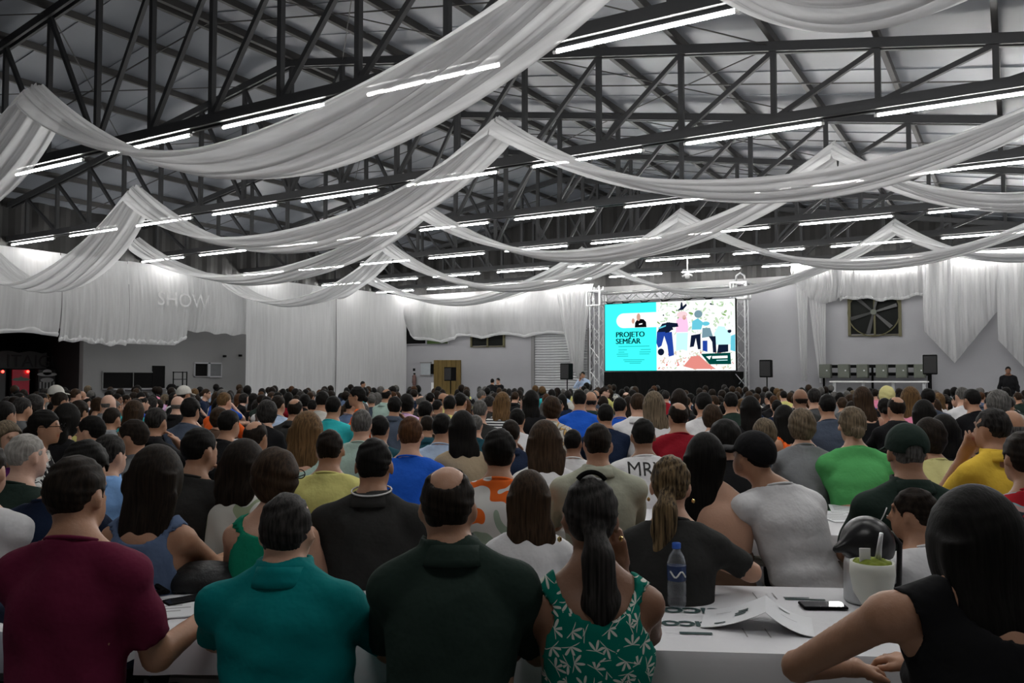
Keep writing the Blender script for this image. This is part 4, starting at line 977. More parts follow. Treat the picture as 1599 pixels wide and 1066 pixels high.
def leaf_print(N, L, co, b):       # pale fan shaped leaves scattered on green cloth
    mp = N.new('ShaderNodeMapping'); mp.inputs['Scale'].default_value = (29, 6, 29); L.new(co, mp.inputs[0])
    masks = []
    for k in range(2):
        m2 = N.new('ShaderNodeMapping'); m2.inputs['Location'].default_value = (3.7*k, 1.3*k, 5.1*k); L.new(mp.outputs[0], m2.inputs[0])
        fl = N.new('ShaderNodeVectorMath'); fl.operation = 'MULTIPLY'; fl.inputs[1].default_value = (1, 0, 1); L.new(m2.outputs[0], fl.inputs[0])
        v = N.new('ShaderNodeTexVoronoi'); v.inputs['Randomness'].default_value = 0.75; v.inputs['Scale'].default_value = 0.75; L.new(fl.outputs[0], v.inputs['Vector'])
        df = N.new('ShaderNodeVectorMath'); df.operation = 'SUBTRACT'; L.new(fl.outputs[0], df.inputs[0]); L.new(v.outputs['Position'], df.inputs[1])
        sp = N.new('ShaderNodeSeparateXYZ'); L.new(df.outputs[0], sp.inputs[0]); sc = N.new('ShaderNodeSeparateColor'); L.new(v.outputs['Color'], sc.inputs[0])
        ang = nmath(N, L, 'ADD', nmath(N, L, 'ARCTAN2', sp.outputs[0], sp.outputs[2]), nmath(N, L, 'MULTIPLY', sc.outputs[0], 6.28))
        r = nmath(N, L, 'SQRT', nmath(N, L, 'ADD', nmath(N, L, 'MULTIPLY', sp.outputs[0], sp.outputs[0]), nmath(N, L, 'MULTIPLY', sp.outputs[2], sp.outputs[2])))
        pet = nmath(N, L, 'POWER', nmath(N, L, 'ABSOLUTE', nmath(N, L, 'COSINE', nmath(N, L, 'MULTIPLY', ang, 3.5))), 2.2)
        fan = nmath(N, L, 'GREATER_THAN', nmath(N, L, 'COSINE', ang), -0.15)
        rad = nmath(N, L, 'MULTIPLY', nmath(N, L, 'MULTIPLY_ADD', pet, 0.72, 0.06), fan)
        masks.append(nmath(N, L, 'LESS_THAN', r, rad))
    mk = nmath(N, L, 'MAXIMUM', masks[0], 0.0)
    mx = N.new('ShaderNodeMix'); mx.data_type = 'RGBA'; mx.inputs['A'].default_value = (0.0, 0.145, 0.105, 1); mx.inputs['B'].default_value = (0.56, 0.58, 0.52, 1)
    L.new(mk, mx.inputs['Factor']); L.new(mx.outputs['Result'], b.inputs['Base Color'])
def blob_print(cols, scale, dist=2.0):
    def f(N, L, co, b):
        mp = N.new('ShaderNodeMapping'); mp.inputs['Scale'].default_value = (1, 0.4, 1); L.new(co, mp.inputs[0])
        nz = N.new('ShaderNodeTexNoise'); nz.inputs['Scale'].default_value = scale; nz.inputs['Detail'].default_value = 0.5; nz.inputs['Distortion'].default_value = dist
        L.new(mp.outputs[0], nz.inputs['Vector']); rp = N.new('ShaderNodeValToRGB'); rp.color_ramp.interpolation = 'CONSTANT'
        el = rp.color_ramp.elements
        for i, (p, c) in enumerate(cols):
            e = el[i] if i < 2 else el.new(p); e.position = p; e.color = (*c, 1)
        L.new(nz.outputs['Fac'], rp.inputs[0]); L.new(rp.outputs[0], b.inputs['Base Color'])
    return f
def stripes(N, L, co, b):
    wv = N.new('ShaderNodeTexWave'); wv.bands_direction = 'Z'; wv.inputs['Scale'].default_value = 12; wv.inputs['Distortion'].default_value = 1.0; L.new(co, wv.inputs['Vector'])
    rp = N.new('ShaderNodeValToRGB'); rp.color_ramp.interpolation = 'CONSTANT'; rp.color_ramp.elements[0].color = (0.02, 0.02, 0.025, 1); rp.color_ramp.elements[1].position = 0.5; rp.color_ramp.elements[1].color = (0.6, 0.6, 0.6, 1)
    L.new(wv.outputs['Fac'], rp.inputs[0]); L.new(rp.outputs[0], b.inputs['Base Color'])
PRINT = {'leafprint': ramp_mat('green leaf print fabric', leaf_print),
         'tropical': ramp_mat('orange and sage print fabric', blob_print([(0.0, (0.30, 0.38, 0.30)), (0.40, (0.62, 0.62, 0.60)), (0.49, (0.70, 0.13, 0.02)), (0.56, (0.62, 0.62, 0.60)), (0.60, (0.16, 0.24, 0.19)), (0.66, (0.65, 0.65, 0.62))], 3.0)),
         'redfloral': ramp_mat('red floral print fabric', blob_print([(0.0, (0.34, 0.012, 0.02)), (0.46, (0.02, 0.03, 0.04)), (0.475, (0.50, 0.32, 0.30)), (0.56, (0.22, 0.40, 0.45)), (0.58, (0.36, 0.012, 0.02))], 7.0, 1.0)),
         'bwprint': ramp_mat('black and white print fabric', blob_print([(0.0, (0.015, 0.015, 0.017)), (0.48, (0.55, 0.55, 0.53)), (0.56, (0.015, 0.015, 0.017)), (0.62, (0.6, 0.6, 0.58))], 12.0, 1.5)),
         'paleprint': ramp_mat('pale green and white print fabric', blob_print([(0.0, (0.50, 0.50, 0.46)), (0.5, (0.26, 0.31, 0.20)), (0.56, (0.5, 0.5, 0.46))], 6.0, 0.3)),
         'gardenprint': ramp_mat('cream garden print fabric', blob_print([(0.0, (0.5, 0.48, 0.42)), (0.48, (0.12, 0.09, 0.08)), (0.52, (0.55, 0.35, 0.12)), (0.57, (0.5, 0.48, 0.42))], 14.0, 1.0)), 'stripe': ramp_mat('black and white striped fabric', stripes)}
def clothmat(n): return PRINT[n] if n in PRINT else cloth(n)
def paint_features(me, J):
    n = len(me.vertices); co = np.empty(n*3, np.float32); me.vertices.foreach_get('co', co); co = co.reshape(-1, 3)
    q = head_local((co[:, 0], co[:, 1], co[:, 2]), J)
    c = np.ones((n, 4), np.float32)
    def blob(cx, cy, cz, rx, ry, rz, col):
        m_ = ((q[0]-cx)/rx)**2+((q[1]-cy)/ry)**2+((q[2]-cz)/rz)**2 < 1; c[m_, :3] = col
    for sd in (-1, 1):
        blob(sd*0.032, 0.085, 0.026, 0.022, 0.03, 0.007, (0.20, 0.17, 0.15)); blob(sd*0.032, 0.085, 0.006, 0.015, 0.03, 0.008, (0.16, 0.14, 0.14))
    blob(0, 0.09, -0.062, 0.026, 0.03, 0.009, (0.85, 0.50, 0.48))
    a = me.color_attributes.new('feature', 'FLOAT_COLOR', 'POINT'); a.data.foreach_set('color', c.ravel())
def place(o, px, depth, yaw, scale=1.0):
    a, _ = ray(px, 560); p = ground(a*depth, depth)
    o.location = p; o.rotation_euler = (0, 0, YAW+yaw); o.scale = (scale,)*3
M_SHOE = mat('dark shoe leather', (0.02, 0.018, 0.016), 0.5); M_TROU = {'dark': mat('dark trouser cloth', (0.012, 0.013, 0.017), 0.85), 'jeans': mat('blue jeans cloth', (0.03, 0.05, 0.10), 0.85)}
def hair_child(me, material, J, root, name='hair'):
    o = bpy.data.objects.new(name, me); COL.objects.link(o); o.parent = root
    M = J['R'].to_4x4(); M.translation = Vector(J['H']); o.matrix_local = M @ Matrix.Scale(J['hk'], 4)
    if len(o.material_slots): o.material_slots[0].link = 'OBJECT'; o.material_slots[0].material = material
    return o
def make_person(s, hb=0.015, hs=0.013, hh=0.009, name='person'):
    J = skeleton(s)
    lo, hi = bounds(J)
    parts = [surfnets(body_sdf(J), lo, hi, hb)]
    for sd in (-1, 1): parts.append(hand_mesh(J, sd, s.get('curl', 0.45), 0.0065 if hb < 0.017 else 0.011, s.get('hdir', {}).get(sd)))
    sk = SKIN[s.get('skin', 0)]
    me = np_mesh(name, *join(parts), [sk]); paint_features(me, J)
    root = link(name, me)
    tl, th = lo.copy(), hi.copy(); tl[2] = max(0.3, s.get('hem', J['P'][2]-0.10)-0.04)
    V, Q = surfnets(shirt_sdf(J, s), tl, th, hs)
    sm = np_mesh('shirt', V, Q, [clothmat(s.get('shirt', 'black'))]); shirt = link('shirt', sm, root)
    tl2, th2 = lo.copy(), hi.copy(); th2[2] = J['P'][2]+0.16
    tr_ = link('trousers', np_mesh('trousers', *surfnets(trousers_sdf(J, s), tl2, th2, 0.022), [M_TROU[s.get('trousers', 'dark')]]), root)
    for sd in (-1, 1): link('shoe', np_mesh('shoe', *shoe_mesh(J, sd), [M_SHOE]), root)
    if s.get('top', 'tee') == 'tee':
        N_ = J['N']; kk = J['k']*(1.0 if not J['f'] else 0.9)
        MB().tube([(N_[0]+0.072*kk*math.cos(a), N_[1]+0.002+0.072*kk*math.sin(a), N_[2]+0.008-0.027*math.sin(a)) for a in np.linspace(0, 2*math.pi, 21)], 0.006, 6, False).build('collar', clothmat(s.get('shirt', 'black')), shirt, True)
    if s.get('top') in ('polo', 'shirt'):
        N_ = J['N']; kk = J['k']*(1.0 if not J['f'] else 0.88)
        def cf(u, v):
            a = -math.pi/2+2*math.pi*u*0.94+0.06*math.pi+math.pi; r_ = (0.066+0.024*v)*kk; bk = 0.5-0.5*math.sin(a)
            return (N_[0]+r_*1.02*math.cos(a), N_[1]+0.006+r_*1.05*math.sin(a), N_[2]+0.020+0.030*bk-(0.042+0.008*bk)*v-0.010)
        co_ = MB().grid(cf, 28, 3).build('collar', clothmat(s.get('shirt', 'black')), shirt, True); md = co_.modifiers.new('t', 'SOLIDIFY'); md.thickness = 0.005; md.offset = 1
    if s.get('hair'):
        kw = {k: s[k] for k in ('L', 'side', 'fall') if k in s}
        hair_child(hair_mesh(s['hair'], hh, **kw), HAIR[s.get('hc', 'dark')], J, root)
    if s.get('cap'): hair_child(cap_mesh(hh, True, s.get('caphole', False)), clothmat(s['cap']), J, root, 'cap')
    if 'px' in s or True: pass
    root['_J'] = 0; del root['_J']
    return root, J, shirt
def decal_rows(root, shirt, me, name, material, cx, cz, off=0.004, sgn=-1):
    """drape a flat mesh (x right, y up) on the back (or front) of a shirt"""
    bm = bmesh.new(); bm.from_mesh(me); bmesh.ops.subdivide_edges(bm, edges=[e for e in bm.edges if e.calc_length() > 0.03], cuts=2, use_grid_fill=False)
    tree = BVHTree.FromPolygons([v.co for v in shirt.data.vertices], [p.vertices[:] for p in shirt.data.polygons])
    for v in bm.verts:
        x, z = cx+v.co.x, cz+v.co.y
        hit = tree.ray_cast(Vector((x, sgn*2.0, z)), Vector((0, -sgn, 0)))
        y = hit[0].y if hit[0] else sgn*0.15
        v.co = Vector((x, y+sgn*off, z))
    bm.to_mesh(me); bm.free(); me.materials.clear(); me.materials.append(material); return link(name, me, shirt)
# ================================================================== front rows, one by one
def ztop_at(py, depth): return EYE+ray(800, py)[1]*depth
FRONT = [
 dict(hx=127, ty=712, d=2.32, yaw=0.0, hyaw=-0.25, hair='short', hc='dark', shirt='maroon', sleeve=0.80, sw=0.165, bulk=0.93, nx=0.02, lean=0.10, skin=1, neck=-0.01, label='man in maroon T-shirt with short dark hair reaching toward a phone',
      elbow={1: (0.235, -0.02, 0.79), -1: (-0.14, 0.14, 0.80)}, wrist={1: (0.295, 0.21, 0.84), -1: (-0.12, 0.36, 0.795)}, hdir={1: (0.05, 0.9, -0.35)}, curl=0.6),
 dict(hx=452, ty=768, d=2.30, yaw=-0.05, hpitch=-0.12, hair='crop', hc='salt', shirt='teal', top='polo', sleeve=0.82, sw=0.185, bulk=1.08, lean=0.20, skin=0, neck=-0.045, px=0.05, nx=0.01, label='man in teal polo shirt with cropped greying hair',
      elbow={1: (0.26, 0.10, 0.80), -1: (-0.24, 0.12, 0.80)}, wrist={1: (0.15, 0.34, 0.795), -1: (-0.10, 0.36, 0.795)}),
 dict(hx=700, ty=727, d=2.20, yaw=0.0, hair='balding', hc='dark', shirt='darkgreen', top='polo', sleeve=0.85, sw=0.178, bulk=1.05, nx=0.02, lean=0.12, skin=1, neck=-0.02, label='balding man in dark green polo shirt at the front table',
      elbow={1: (0.24, 0.12, 0.80), -1: (-0.17, 0.14, 0.80)}, wrist={1: (0.22, 0.36, 0.795), -1: (-0.12, 0.36, 0.795)}, curl=0.25),
 dict(hx=920, ty=745, d=2.24, yaw=0.05, sex='f', hair='lowpony', hc='salt', L=0.36, side=0.01, fall=0.01, shirt='leafprint', top='tank', scoop=0.15, sw=0.155, bulk=1.0, lean=0.10, skin=2, label='woman in green leaf print top with low dark ponytail',
      elbow={1: (0.19, 0.16, 0.82), -1: (-0.21, 0.10, 0.80)}, wrist={1: (0.09, 0.06, 1.02), -1: (-0.10, 0.34, 0.795)}, hdir={1: (-0.25, -0.25, 0.9)}, curl=0.9),
 dict(hx=1510, ty=775, d=1.85, yaw=0.10, sex='f', hair='straight', hc='black', L=0.26, shirt='black', top='tank', scoop=0.13, sw=0.262, bulk=1.2, lean=0.10, skin=1, neck=-0.075, head=0.96, shrug={-1: 0.03, 1: 0.02}, label='woman in black tank top with straight black hair at the right table end',
      elbow={-1: (-0.28, 0.27, 0.835), 1: (0.27, 0.12, 0.80)}, wrist={-1: (-0.10, 0.36, 0.795), 1: (0.10, 0.36, 0.795)}),
 dict(hx=1420, ty=762, d=3.20, yaw=0.35, hyaw=0.5, size=0.92, arms='lap', hair='short', hc='dark', shirt='white', sw=0.16, lean=0.12, skin=1, label='boy with dark cropped hair in white shirt beside the woman in black'),
 dict(hx=-75, ty=745, d=2.45, yaw=-0.05, hair='short', hc='dark', shirt='denim', sleeve=0.75, lean=0.12, skin=1, label='person in blue denim shirt, only an arm showing at the left edge',
      elbow={1: (0.28, 0.14, 0.80), -1: (-0.25, 0.12, 0.80)}),
 dict(hx=140, ty=690, d=3.28, yaw=-0.1, hair='thick', hc='black', shirt='navy', sw=0.185, bulk=1.1, lean=0.2, skin=1, nx=-0.10, label='person in navy T-shirt directly behind the man in maroon'),
 dict(hx=-18, ty=690, d=3.15, yaw=0.0, hair='short', hc='dark', shirt='white', sleeve=0.9, lean=0.1, skin=0, label='person in white shirt cut by the left edge'),
 dict(hx=250, ty=704, d=3.22, yaw=-0.1, sex='f', hair='wavy', hc='dark', L=0.56, fall=0.03, shirt='denim', top='tank', lean=0.08, skin=1, label='woman with very long dark wavy hair and sleeveless denim top'),
 dict(hx=436, ty=703, d=3.25, yaw=-0.1, sex='f', hyaw=-0.2, hair='bob', hc='brown', shirt='emerald', top='tank', scoop=0.10, bulk=1.05, lean=0.1, skin=0, arms='lap', label='woman in emerald green top with brown bobbed hair'),
 dict(hx=586, ty=684, d=3.35, yaw=-0.05, hair='short', hc='black', shirt='charcoal', top='polo', sleeve=0.7, sw=0.195, bulk=1.15, lean=0.1, skin=1, neck=0.0, arms='lap', label='man in charcoal polo shirt with white collar piping'),
 dict(hx=780, ty=672, d=4.00, yaw=-0.1, hair='thick', hc='black', shirt='tropical', sleeve=0.8, sw=0.19, bulk=1.1, lean=0.08, skin=1, arms='lap', label='person in orange and sage tropical print shirt'),
 dict(hx=826, ty=742, d=3.22, yaw=0.0, sex='f', size=0.90, hair='straight', hc='brown', L=0.33, shirt='white', sw=0.15, lean=0.05, skin=0, arms='lap', label='girl with long straight brown hair in white shirt'),
 dict(hx=932, ty=660, d=4.15, yaw=0.0, hair='crop', hc='dark', shirt='beige', top='shirt', sleeve=0.95, sw=0.20, bulk=1.12, lean=0.08, skin=1, label='man in pale beige collared shirt with dark cropped hair'),
 dict(hx=1003, ty=653, d=5.10, yaw=0.0, hair='short', hc='black', shirt='white', sleeve=0.8, sw=0.185, bulk=1.08, lean=0.2, skin=2, label='man in white T-shirt printed MRY across the shoulders'),
 dict(hx=1046, ty=712, d=3.12, yaw=-0.12, sex='f', hair='lowpony', hc='streak', L=0.42, side=-0.03, shirt='charcoal', sleeve=0.8, sw=0.16, bulk=1.05, lean=0.1, skin=0, hyaw=-0.15, arms='lap', label='woman in charcoal T-shirt with long highlighted ponytail',
      elbow={1: (0.29, 0.02, 0.83)}, wrist={1: (0.10, 0.24, 0.85)}),
 dict(hx=1100, ty=683, d=3.75, yaw=-0.25, sex='f', hair='straight', hc='black', L=0.46, side=-0.09, shirt='brownc', top='strap', lean=0.12, skin=0, nx=0.06, label='woman with bare shoulders and long black hair'),
 dict(hx=1172, ty=675, d=3.72, yaw=0.25, hair='crop', hc='black', cap='black', shirt='white', sleeve=0.85, sw=0.19, bulk=1.02, lean=0.32, skin=1, nx=0.08, px=0.10, hpitch=-0.25, hyaw=0.35, hem=0.66, elbow={-1: (-0.10, 0.30, 0.82), 1: (0.24, 0.24, 0.82)}, label='man in pale grey T-shirt and black cap leaning forward on the second table'),
 dict(hx=1130, ty=660, d=4.95, yaw=0.0, hair='afro', hc='black', shirt='black', lean=0.2, skin=2, label='person with round black curly hair beside the black cap'),
 dict(hx=1328, ty=636, d=4.75, yaw=-0.05, sex='f', hair='bun', hc='greyblond', shirt='green', sleeve=0.85, sw=0.185, bulk=1.2, lean=0.1, skin=0, label='woman in bright green T-shirt with grey blond bun'),
 dict(hx=1412, ty=665, d=3.42, yaw=-0.1, hair='crop', hc='grey', cap='darkgreen', caphole=True, shirt='darkgreen', top='polo', sleeve=0.9, sw=0.195, bulk=1.12, lean=0.12, skin=1, label='man in dark green cap and dark jacket with pale piping'),
 dict(hx=1545, ty=637, d=4.20, yaw=0.1, hair='crop', hc='salt', shirt='yellow', top='polo', sleeve=0.8, sw=0.18, bulk=1.0, lean=0.12, skin=1, hyaw=0.3, arms='chinl', label='man in golden yellow polo shirt with cropped hair'),
 dict(hx=1592, ty=675, d=3.45, yaw=0.05, sex='f', hair='lowpony', hc='dark', L=0.34, shirt='redfloral', sleeve=0.8, bulk=1.08, lean=0.1, skin=1, label='woman in red floral top at the right edge'),
 dict(hx=1447, ty=655, d=4.62, yaw=0.05, sex='f', hair='bob', hc='dark', shirt='paleyellow', sleeve=0.8, bulk=1.2, sw=0.19, lean=0.2, skin=1, arms='chin', label='person in pale yellow T-shirt behind the dark green cap'),
 dict(hx=517, ty=670, d=4.35, yaw=0.0, hair='crop', hc='dark', shirt='lemon', sleeve=0.85, sw=0.19, bulk=1.12, lean=0.1, skin=1, label='man in lemon yellow T-shirt with dark cropped hair'),
 dict(hx=642, ty=650, d=4.60, yaw=-0.05, hair='short', hc='auburn', shirt='blue', sleeve=0.85, sw=0.185, bulk=1.05, lean=0.1, skin=0, label='man in royal blue T-shirt with auburn hair'),
 dict(hx=316, ty=668, d=4.02, yaw=-0.35, hyaw=-0.2, hair='short', hc='black', shirt='charcoal', sleeve=0.85, sw=0.185, bulk=1.05, lean=0.14, skin=1, arms='chin', label='man in charcoal T-shirt resting his chin on his hands'),
 dict(hx=176, ty=678, d=4.30, yaw=-0.1, hyaw=-0.25, hair='short', hc='salt', shirt='skyblue', top='shirt', sleeve=0.95, lean=0.18, sw=0.18, bulk=1.1, skin=0, label='man in sky blue shirt with greying hair'),
 dict(hx=47, ty=677, d=3.95, yaw=-0.3, hyaw=-0.25, hair='crop', hc='white', shirt='darkgreen', sleeve=0.9, bulk=1.12, sw=0.18, lean=0.12, skin=3, label='elderly man with thin white hair in dark green shirt'),
 dict(hx=14, ty=660, d=4.55, yaw=-2.0, hyaw=0.0, sex='f', hair='bob', hc='greyblond', shirt='purple', lean=0.1, skin=0, arms='lap', label='woman with grey blond bob in purple top facing the aisle at left'),
 dict(hx=208, ty=655, d=4.95, yaw=1.35, hyaw=0.2, hair='short', hc='dark', shirt='midgrey', top='polo', sleeve=1.7, lean=0.15, skin=1, arms='lap', label='man in grey jacket turned to the left in profile'),
 dict(hx=143, ty=649, d=5.55, yaw=1.25, hyaw=0.3, hair='short', hc='black', shirt='paleyellow', lean=0.1, skin=0, arms='lap', label='man in pale yellow shirt seen in profile at left'),
 dict(hx=74, ty=641, d=5.35, yaw=-1.3, hyaw=-0.1, sex='f', hair='bun', hc='black', shirt='bwprint', lean=0.05, skin=1, arms='lap', label='woman in black and white print with black hair and glasses in profile'),
 dict(hx=385, ty=693, d=3.95, yaw=-0.3, sex='f', hair='wavy', hc='dark', L=0.22, shirt='paleprint', lean=0.1, skin=0, arms='lap', label='woman in white and green print blouse with wavy brown hair'),
 dict(hx=402, ty=657, d=5.30, yaw=-0.3, hair='balding', hc='dark', shirt='white', lean=0.2, skin=1, label='balding man in white shirt behind the wavy haired woman'),
 dict(hx=482, ty=648, d=5.15, yaw=-0.1, sex='f', hair='wavy', hc='blond', L=0.30, shirt='mint', top='tank', lean=0.1, skin=0, label='woman with long wavy blond hair and bare shoulders'),
 dict(hx=566, ty=639, d=5.75, yaw=0.0, hair='short', hc='grey', shirt='mint', lean=0.1, bulk=1.1, skin=0, label='grey haired man in mint shirt left of the blue T-shirt'),
 dict(hx=850, ty=662, d=4.85, yaw=0.05, sex='f', hair='wavy', hc='brown', L=0.24, shirt='white', lean=0.1, skin=0, label='woman with curly brown hair in white blouse'),
 dict(hx=1057, ty=628, d=6.00, yaw=0.0, hyaw=0.25, hair='balding', hc='dark', shirt='red', sleeve=0.85, sw=0.195, bulk=1.2, lean=0.1, skin=1, label='balding man in dark red T-shirt left of the screen axis'),
 dict(hx=1250, ty=640, d=5.45, yaw=-0.1, sex='f', hair='bob', hc='greyblond', shirt='grey', lean=0.1, bulk=1.1, skin=0, label='woman with layered grey blond bob in grey top'),
 dict(hx=557, ty=604, d=9.30, yaw=1.5, hyaw=0.1, sex='f', hair='bun', hc='black', shirt='orange', top='tank', lean=0.0, skin=1, arms='lap', label='woman in orange sleeveless top turned left in profile'),
]
PEOPLE_POS = []     # (lateral, depth) of everyone placed
def reg(px, d): a, _ = ray(px, 560); PEOPLE_POS.append((a*d, d))
BUILT = {}
M_WHITEP = mat('white piping', (0.6, 0.6, 0.6), 0.7)
for i, s in enumerate(FRONT):
    if 4.5 < s['d'] < 5.3: s['size'] = s.get('size', 1.0)*min(1.1, 5.3/s['d']); s['d'] = 5.3
    elif 4.2 < s['d'] <= 4.5: s['size'] = 4.12/s['d']; s['d'] = 4.12
    zt = ztop_at(s['ty'], s['d']); s['zt'] = zt; s['seed'] = i+1
    if zt < 1.08 and 'pz' not in s: s['pz'] = 0.53
    near = s['d'] < 3.5
    root, J, shirt = make_person({k: v for k, v in s.items()}, 0.0135 if near else 0.017, 0.011 if near else 0.015, 0.0075 if near else 0.010)
    place(root, s['hx'], s['d'], s['yaw']); reg(s['hx'], s['d'])
    tag(root, s['label'], 'person', 'seated audience')
    BUILT[i] = (root, J, shirt)
def find(txt): return next(BUILT[i] for i, s in enumerate(FRONT) if txt in s['label'])
# lettering on the white T-shirt
root, J, shirt = find('printed MRY')
decal_rows(root, shirt, text_mesh('MRY', 0.115, 0.0, 0.0, 'CENTER'), 'back_print', mat('black print', (0.01, 0.01, 0.01), 0.7), -0.01, J['N'][2]-0.085)
# pale piping lines
def strip(pts, w_=0.006):
    me = bpy.data.meshes.new('piping'); V = []; F = []
    for i, (x, z) in enumerate(pts):
        V += [(x, z+w_/2, 0), (x, z-w_/2, 0)]
        if i: n = 2*i; F.append((n-2, n-1, n+1, n))
    me.from_pydata(V, [], F); return me
def surf_tube(root, shirt, pts, r=0.0035, name='piping', material=None):
    tree = BVHTree.FromPolygons([v.co for v in shirt.data.vertices], [p.vertices[:] for p in shirt.data.polygons]); out = []
    for x, z in pts:
        h_ = tree.ray_cast(Vector((x, -2.0, z)), Vector((0, 1, 0)))
        if h_[0] is not None: out.append(h_[0]+Vector((0, -0.002, 0)))
    if len(out) > 1: MB().tube(out, r, 6).build(name, material or M_WHITEP, shirt, True)
root, J, shirt = find('dark green cap and'); sz_ = J['S'][1][2]
for sd in (-1, 1):
    surf_tube(root, shirt, [(sd*(0.05+0.010*k), sz_-0.035+0.002*k) for k in range(9)], 0.0025)
    surf_tube(root, shirt, [(sd*(0.125+0.007*k), sz_+0.01-0.014*k) for k in range(8)], 0.0025)
root, J, shirt = find('white collar piping'); N_ = J['N']
ring = [(N_[0]+0.078*math.cos(a), N_[1]+0.078*math.sin(a), N_[2]+0.044+0.012*math.sin(a)) for a in np.linspace(0, 2*math.pi, 25)]
MB().tube(ring, 0.0035, 6, False).build('piping', M_WHITEP, shirt, True)
for nm in ('black and white hair and glasses',): pass
root, J, shirt = find('brown bobbed hair')
def glasses(J, root):
    M = J['R'].to_4x4(); M.translation = Vector(J['H']); mb = MB()
    for sd in (-1, 1):
        mb.tube([(sd*0.034+0.023*math.cos(a), 0.104, 0.004+0.018*math.sin(a)) for a in np.linspace(0, 2*math.pi, 15)], 0.0022, 5, False)
        mb.tube([(sd*0.058, 0.102, 0.008), (sd*0.082, 0.06, 0.008), (sd*0.086, -0.01, 0.004)], 0.0025, 5)
    mb.tube([(-0.011, 0.105, 0.006), (0.011, 0.105, 0.006)], 0.0022, 5)
    o = mb.build('glasses', M_BLACK, root); o.matrix_local = M; return o
glasses(J, root); r2, J2, _ = find('hair and glasses'); glasses(J2, r2); r2, J2, _ = find('orange sleeveless'); glasses(J2, r2)
r2, J2, _ = find('green leaf print'); M_ = J2['R'].to_4x4(); M_.translation = Vector(J2['H'])
o = MB().tube([(0.045*math.cos(a), -0.03, 0.075+0.048*math.sin(a)) for a in np.linspace(0.6, 2.5, 11)], 0.007, 6).build('hair_clip', M_BLACK, r2); o.matrix_local = M_
for nm in ('highlighted ponytail', 'green leaf print'):
    r2, J2, _ = find(nm); M_ = J2['R'].to_4x4(); M_.translation = Vector(J2['H'])
    for sd in (-1, 1):
        o = MB().lathe([(0.001, -0.008), (0.006, -0.004), (0.006, 0.004), (0.001, 0.008)], 8, (sd*0.082, -0.008, -0.056)).build('earring', mat('gold', (0.8, 0.6, 0.25), 0.25, 1.0), r2); o.matrix_local = M_
o = MB().tube([(0.03*math.cos(a), -0.108, -0.02+0.03*math.sin(a)) for a in np.linspace(0, 2*math.pi, 13)], 0.007, 6, False)
# ================================================================== prototypes for the rest of the audience
PROTO = []
for j, s in enumerate([dict(sex='m', top='tee', sleeve=0.8, bulk=1.08, lean=0.12, arms='table'), dict(sex='m', top='polo', sleeve=0.85, bulk=1.15, sw=0.185, lean=0.18, arms='chin', hyaw=0.15),
                       dict(sex='f', top='tee', sleeve=0.75, bulk=1.05, lean=0.1, arms='lap'), dict(sex='f', top='tank', bulk=1.0, lean=0.06, arms='table', hyaw=-0.2), dict(sex='m', top='tee', sleeve=0.9, bulk=1.0, lean=0.06, arms='lap', hyaw=-0.25)]):
    s.update(zt=1.30, seed=40+j, skin=0)
    r, J, sh_o = make_person(s, 0.021, 0.020, 0.012)
    PROTO.append((r, J, sh_o, [c for c in r.children]))
for r, J, sh_o, ch in PROTO:
    for o in [r]+ch:
        for sl in o.material_slots: pass
def spawn(pi, px, depth, zt, yaw, hair, hc, shirt, sk, label, L=None, cap=None, small=False, lat=None):
    r, J, sh_o, ch = PROTO[pi]
    o = r.copy(); COL.objects.link(o)
    o.material_slots[0].link = 'OBJECT'; o.material_slots[0].material = SKIN[sk]
    for c in ch:
        if small and c.name.split('.')[0] in ('shoe',): continue
        n = c.copy(); COL.objects.link(n); n.parent = o
        if c is sh_o:
            n.material_slots[0].link = 'OBJECT'; n.material_slots[0].material = clothmat(shirt)
            for g in c.children:
                e = g.copy(); COL.objects.link(e); e.parent = n; e.material_slots[0].link = 'OBJECT'; e.material_slots[0].material = clothmat(shirt)
    if hair:
        kw = {} if L is None else {'L': L}
        hair_child(hair_mesh(hair, 0.013, **kw), HAIR[hc], J, o)
    if cap: hair_child(cap_mesh(0.013), clothmat(cap), J, o, 'cap')
    if lat is None: place(o, px, depth, yaw, zt/1.30)
    else: o.location = ground(lat, depth); o.rotation_euler = (0, 0, YAW+yaw); o.scale = (zt/1.30,)*3
    tag(o, label, 'person', 'seated audience'); return o
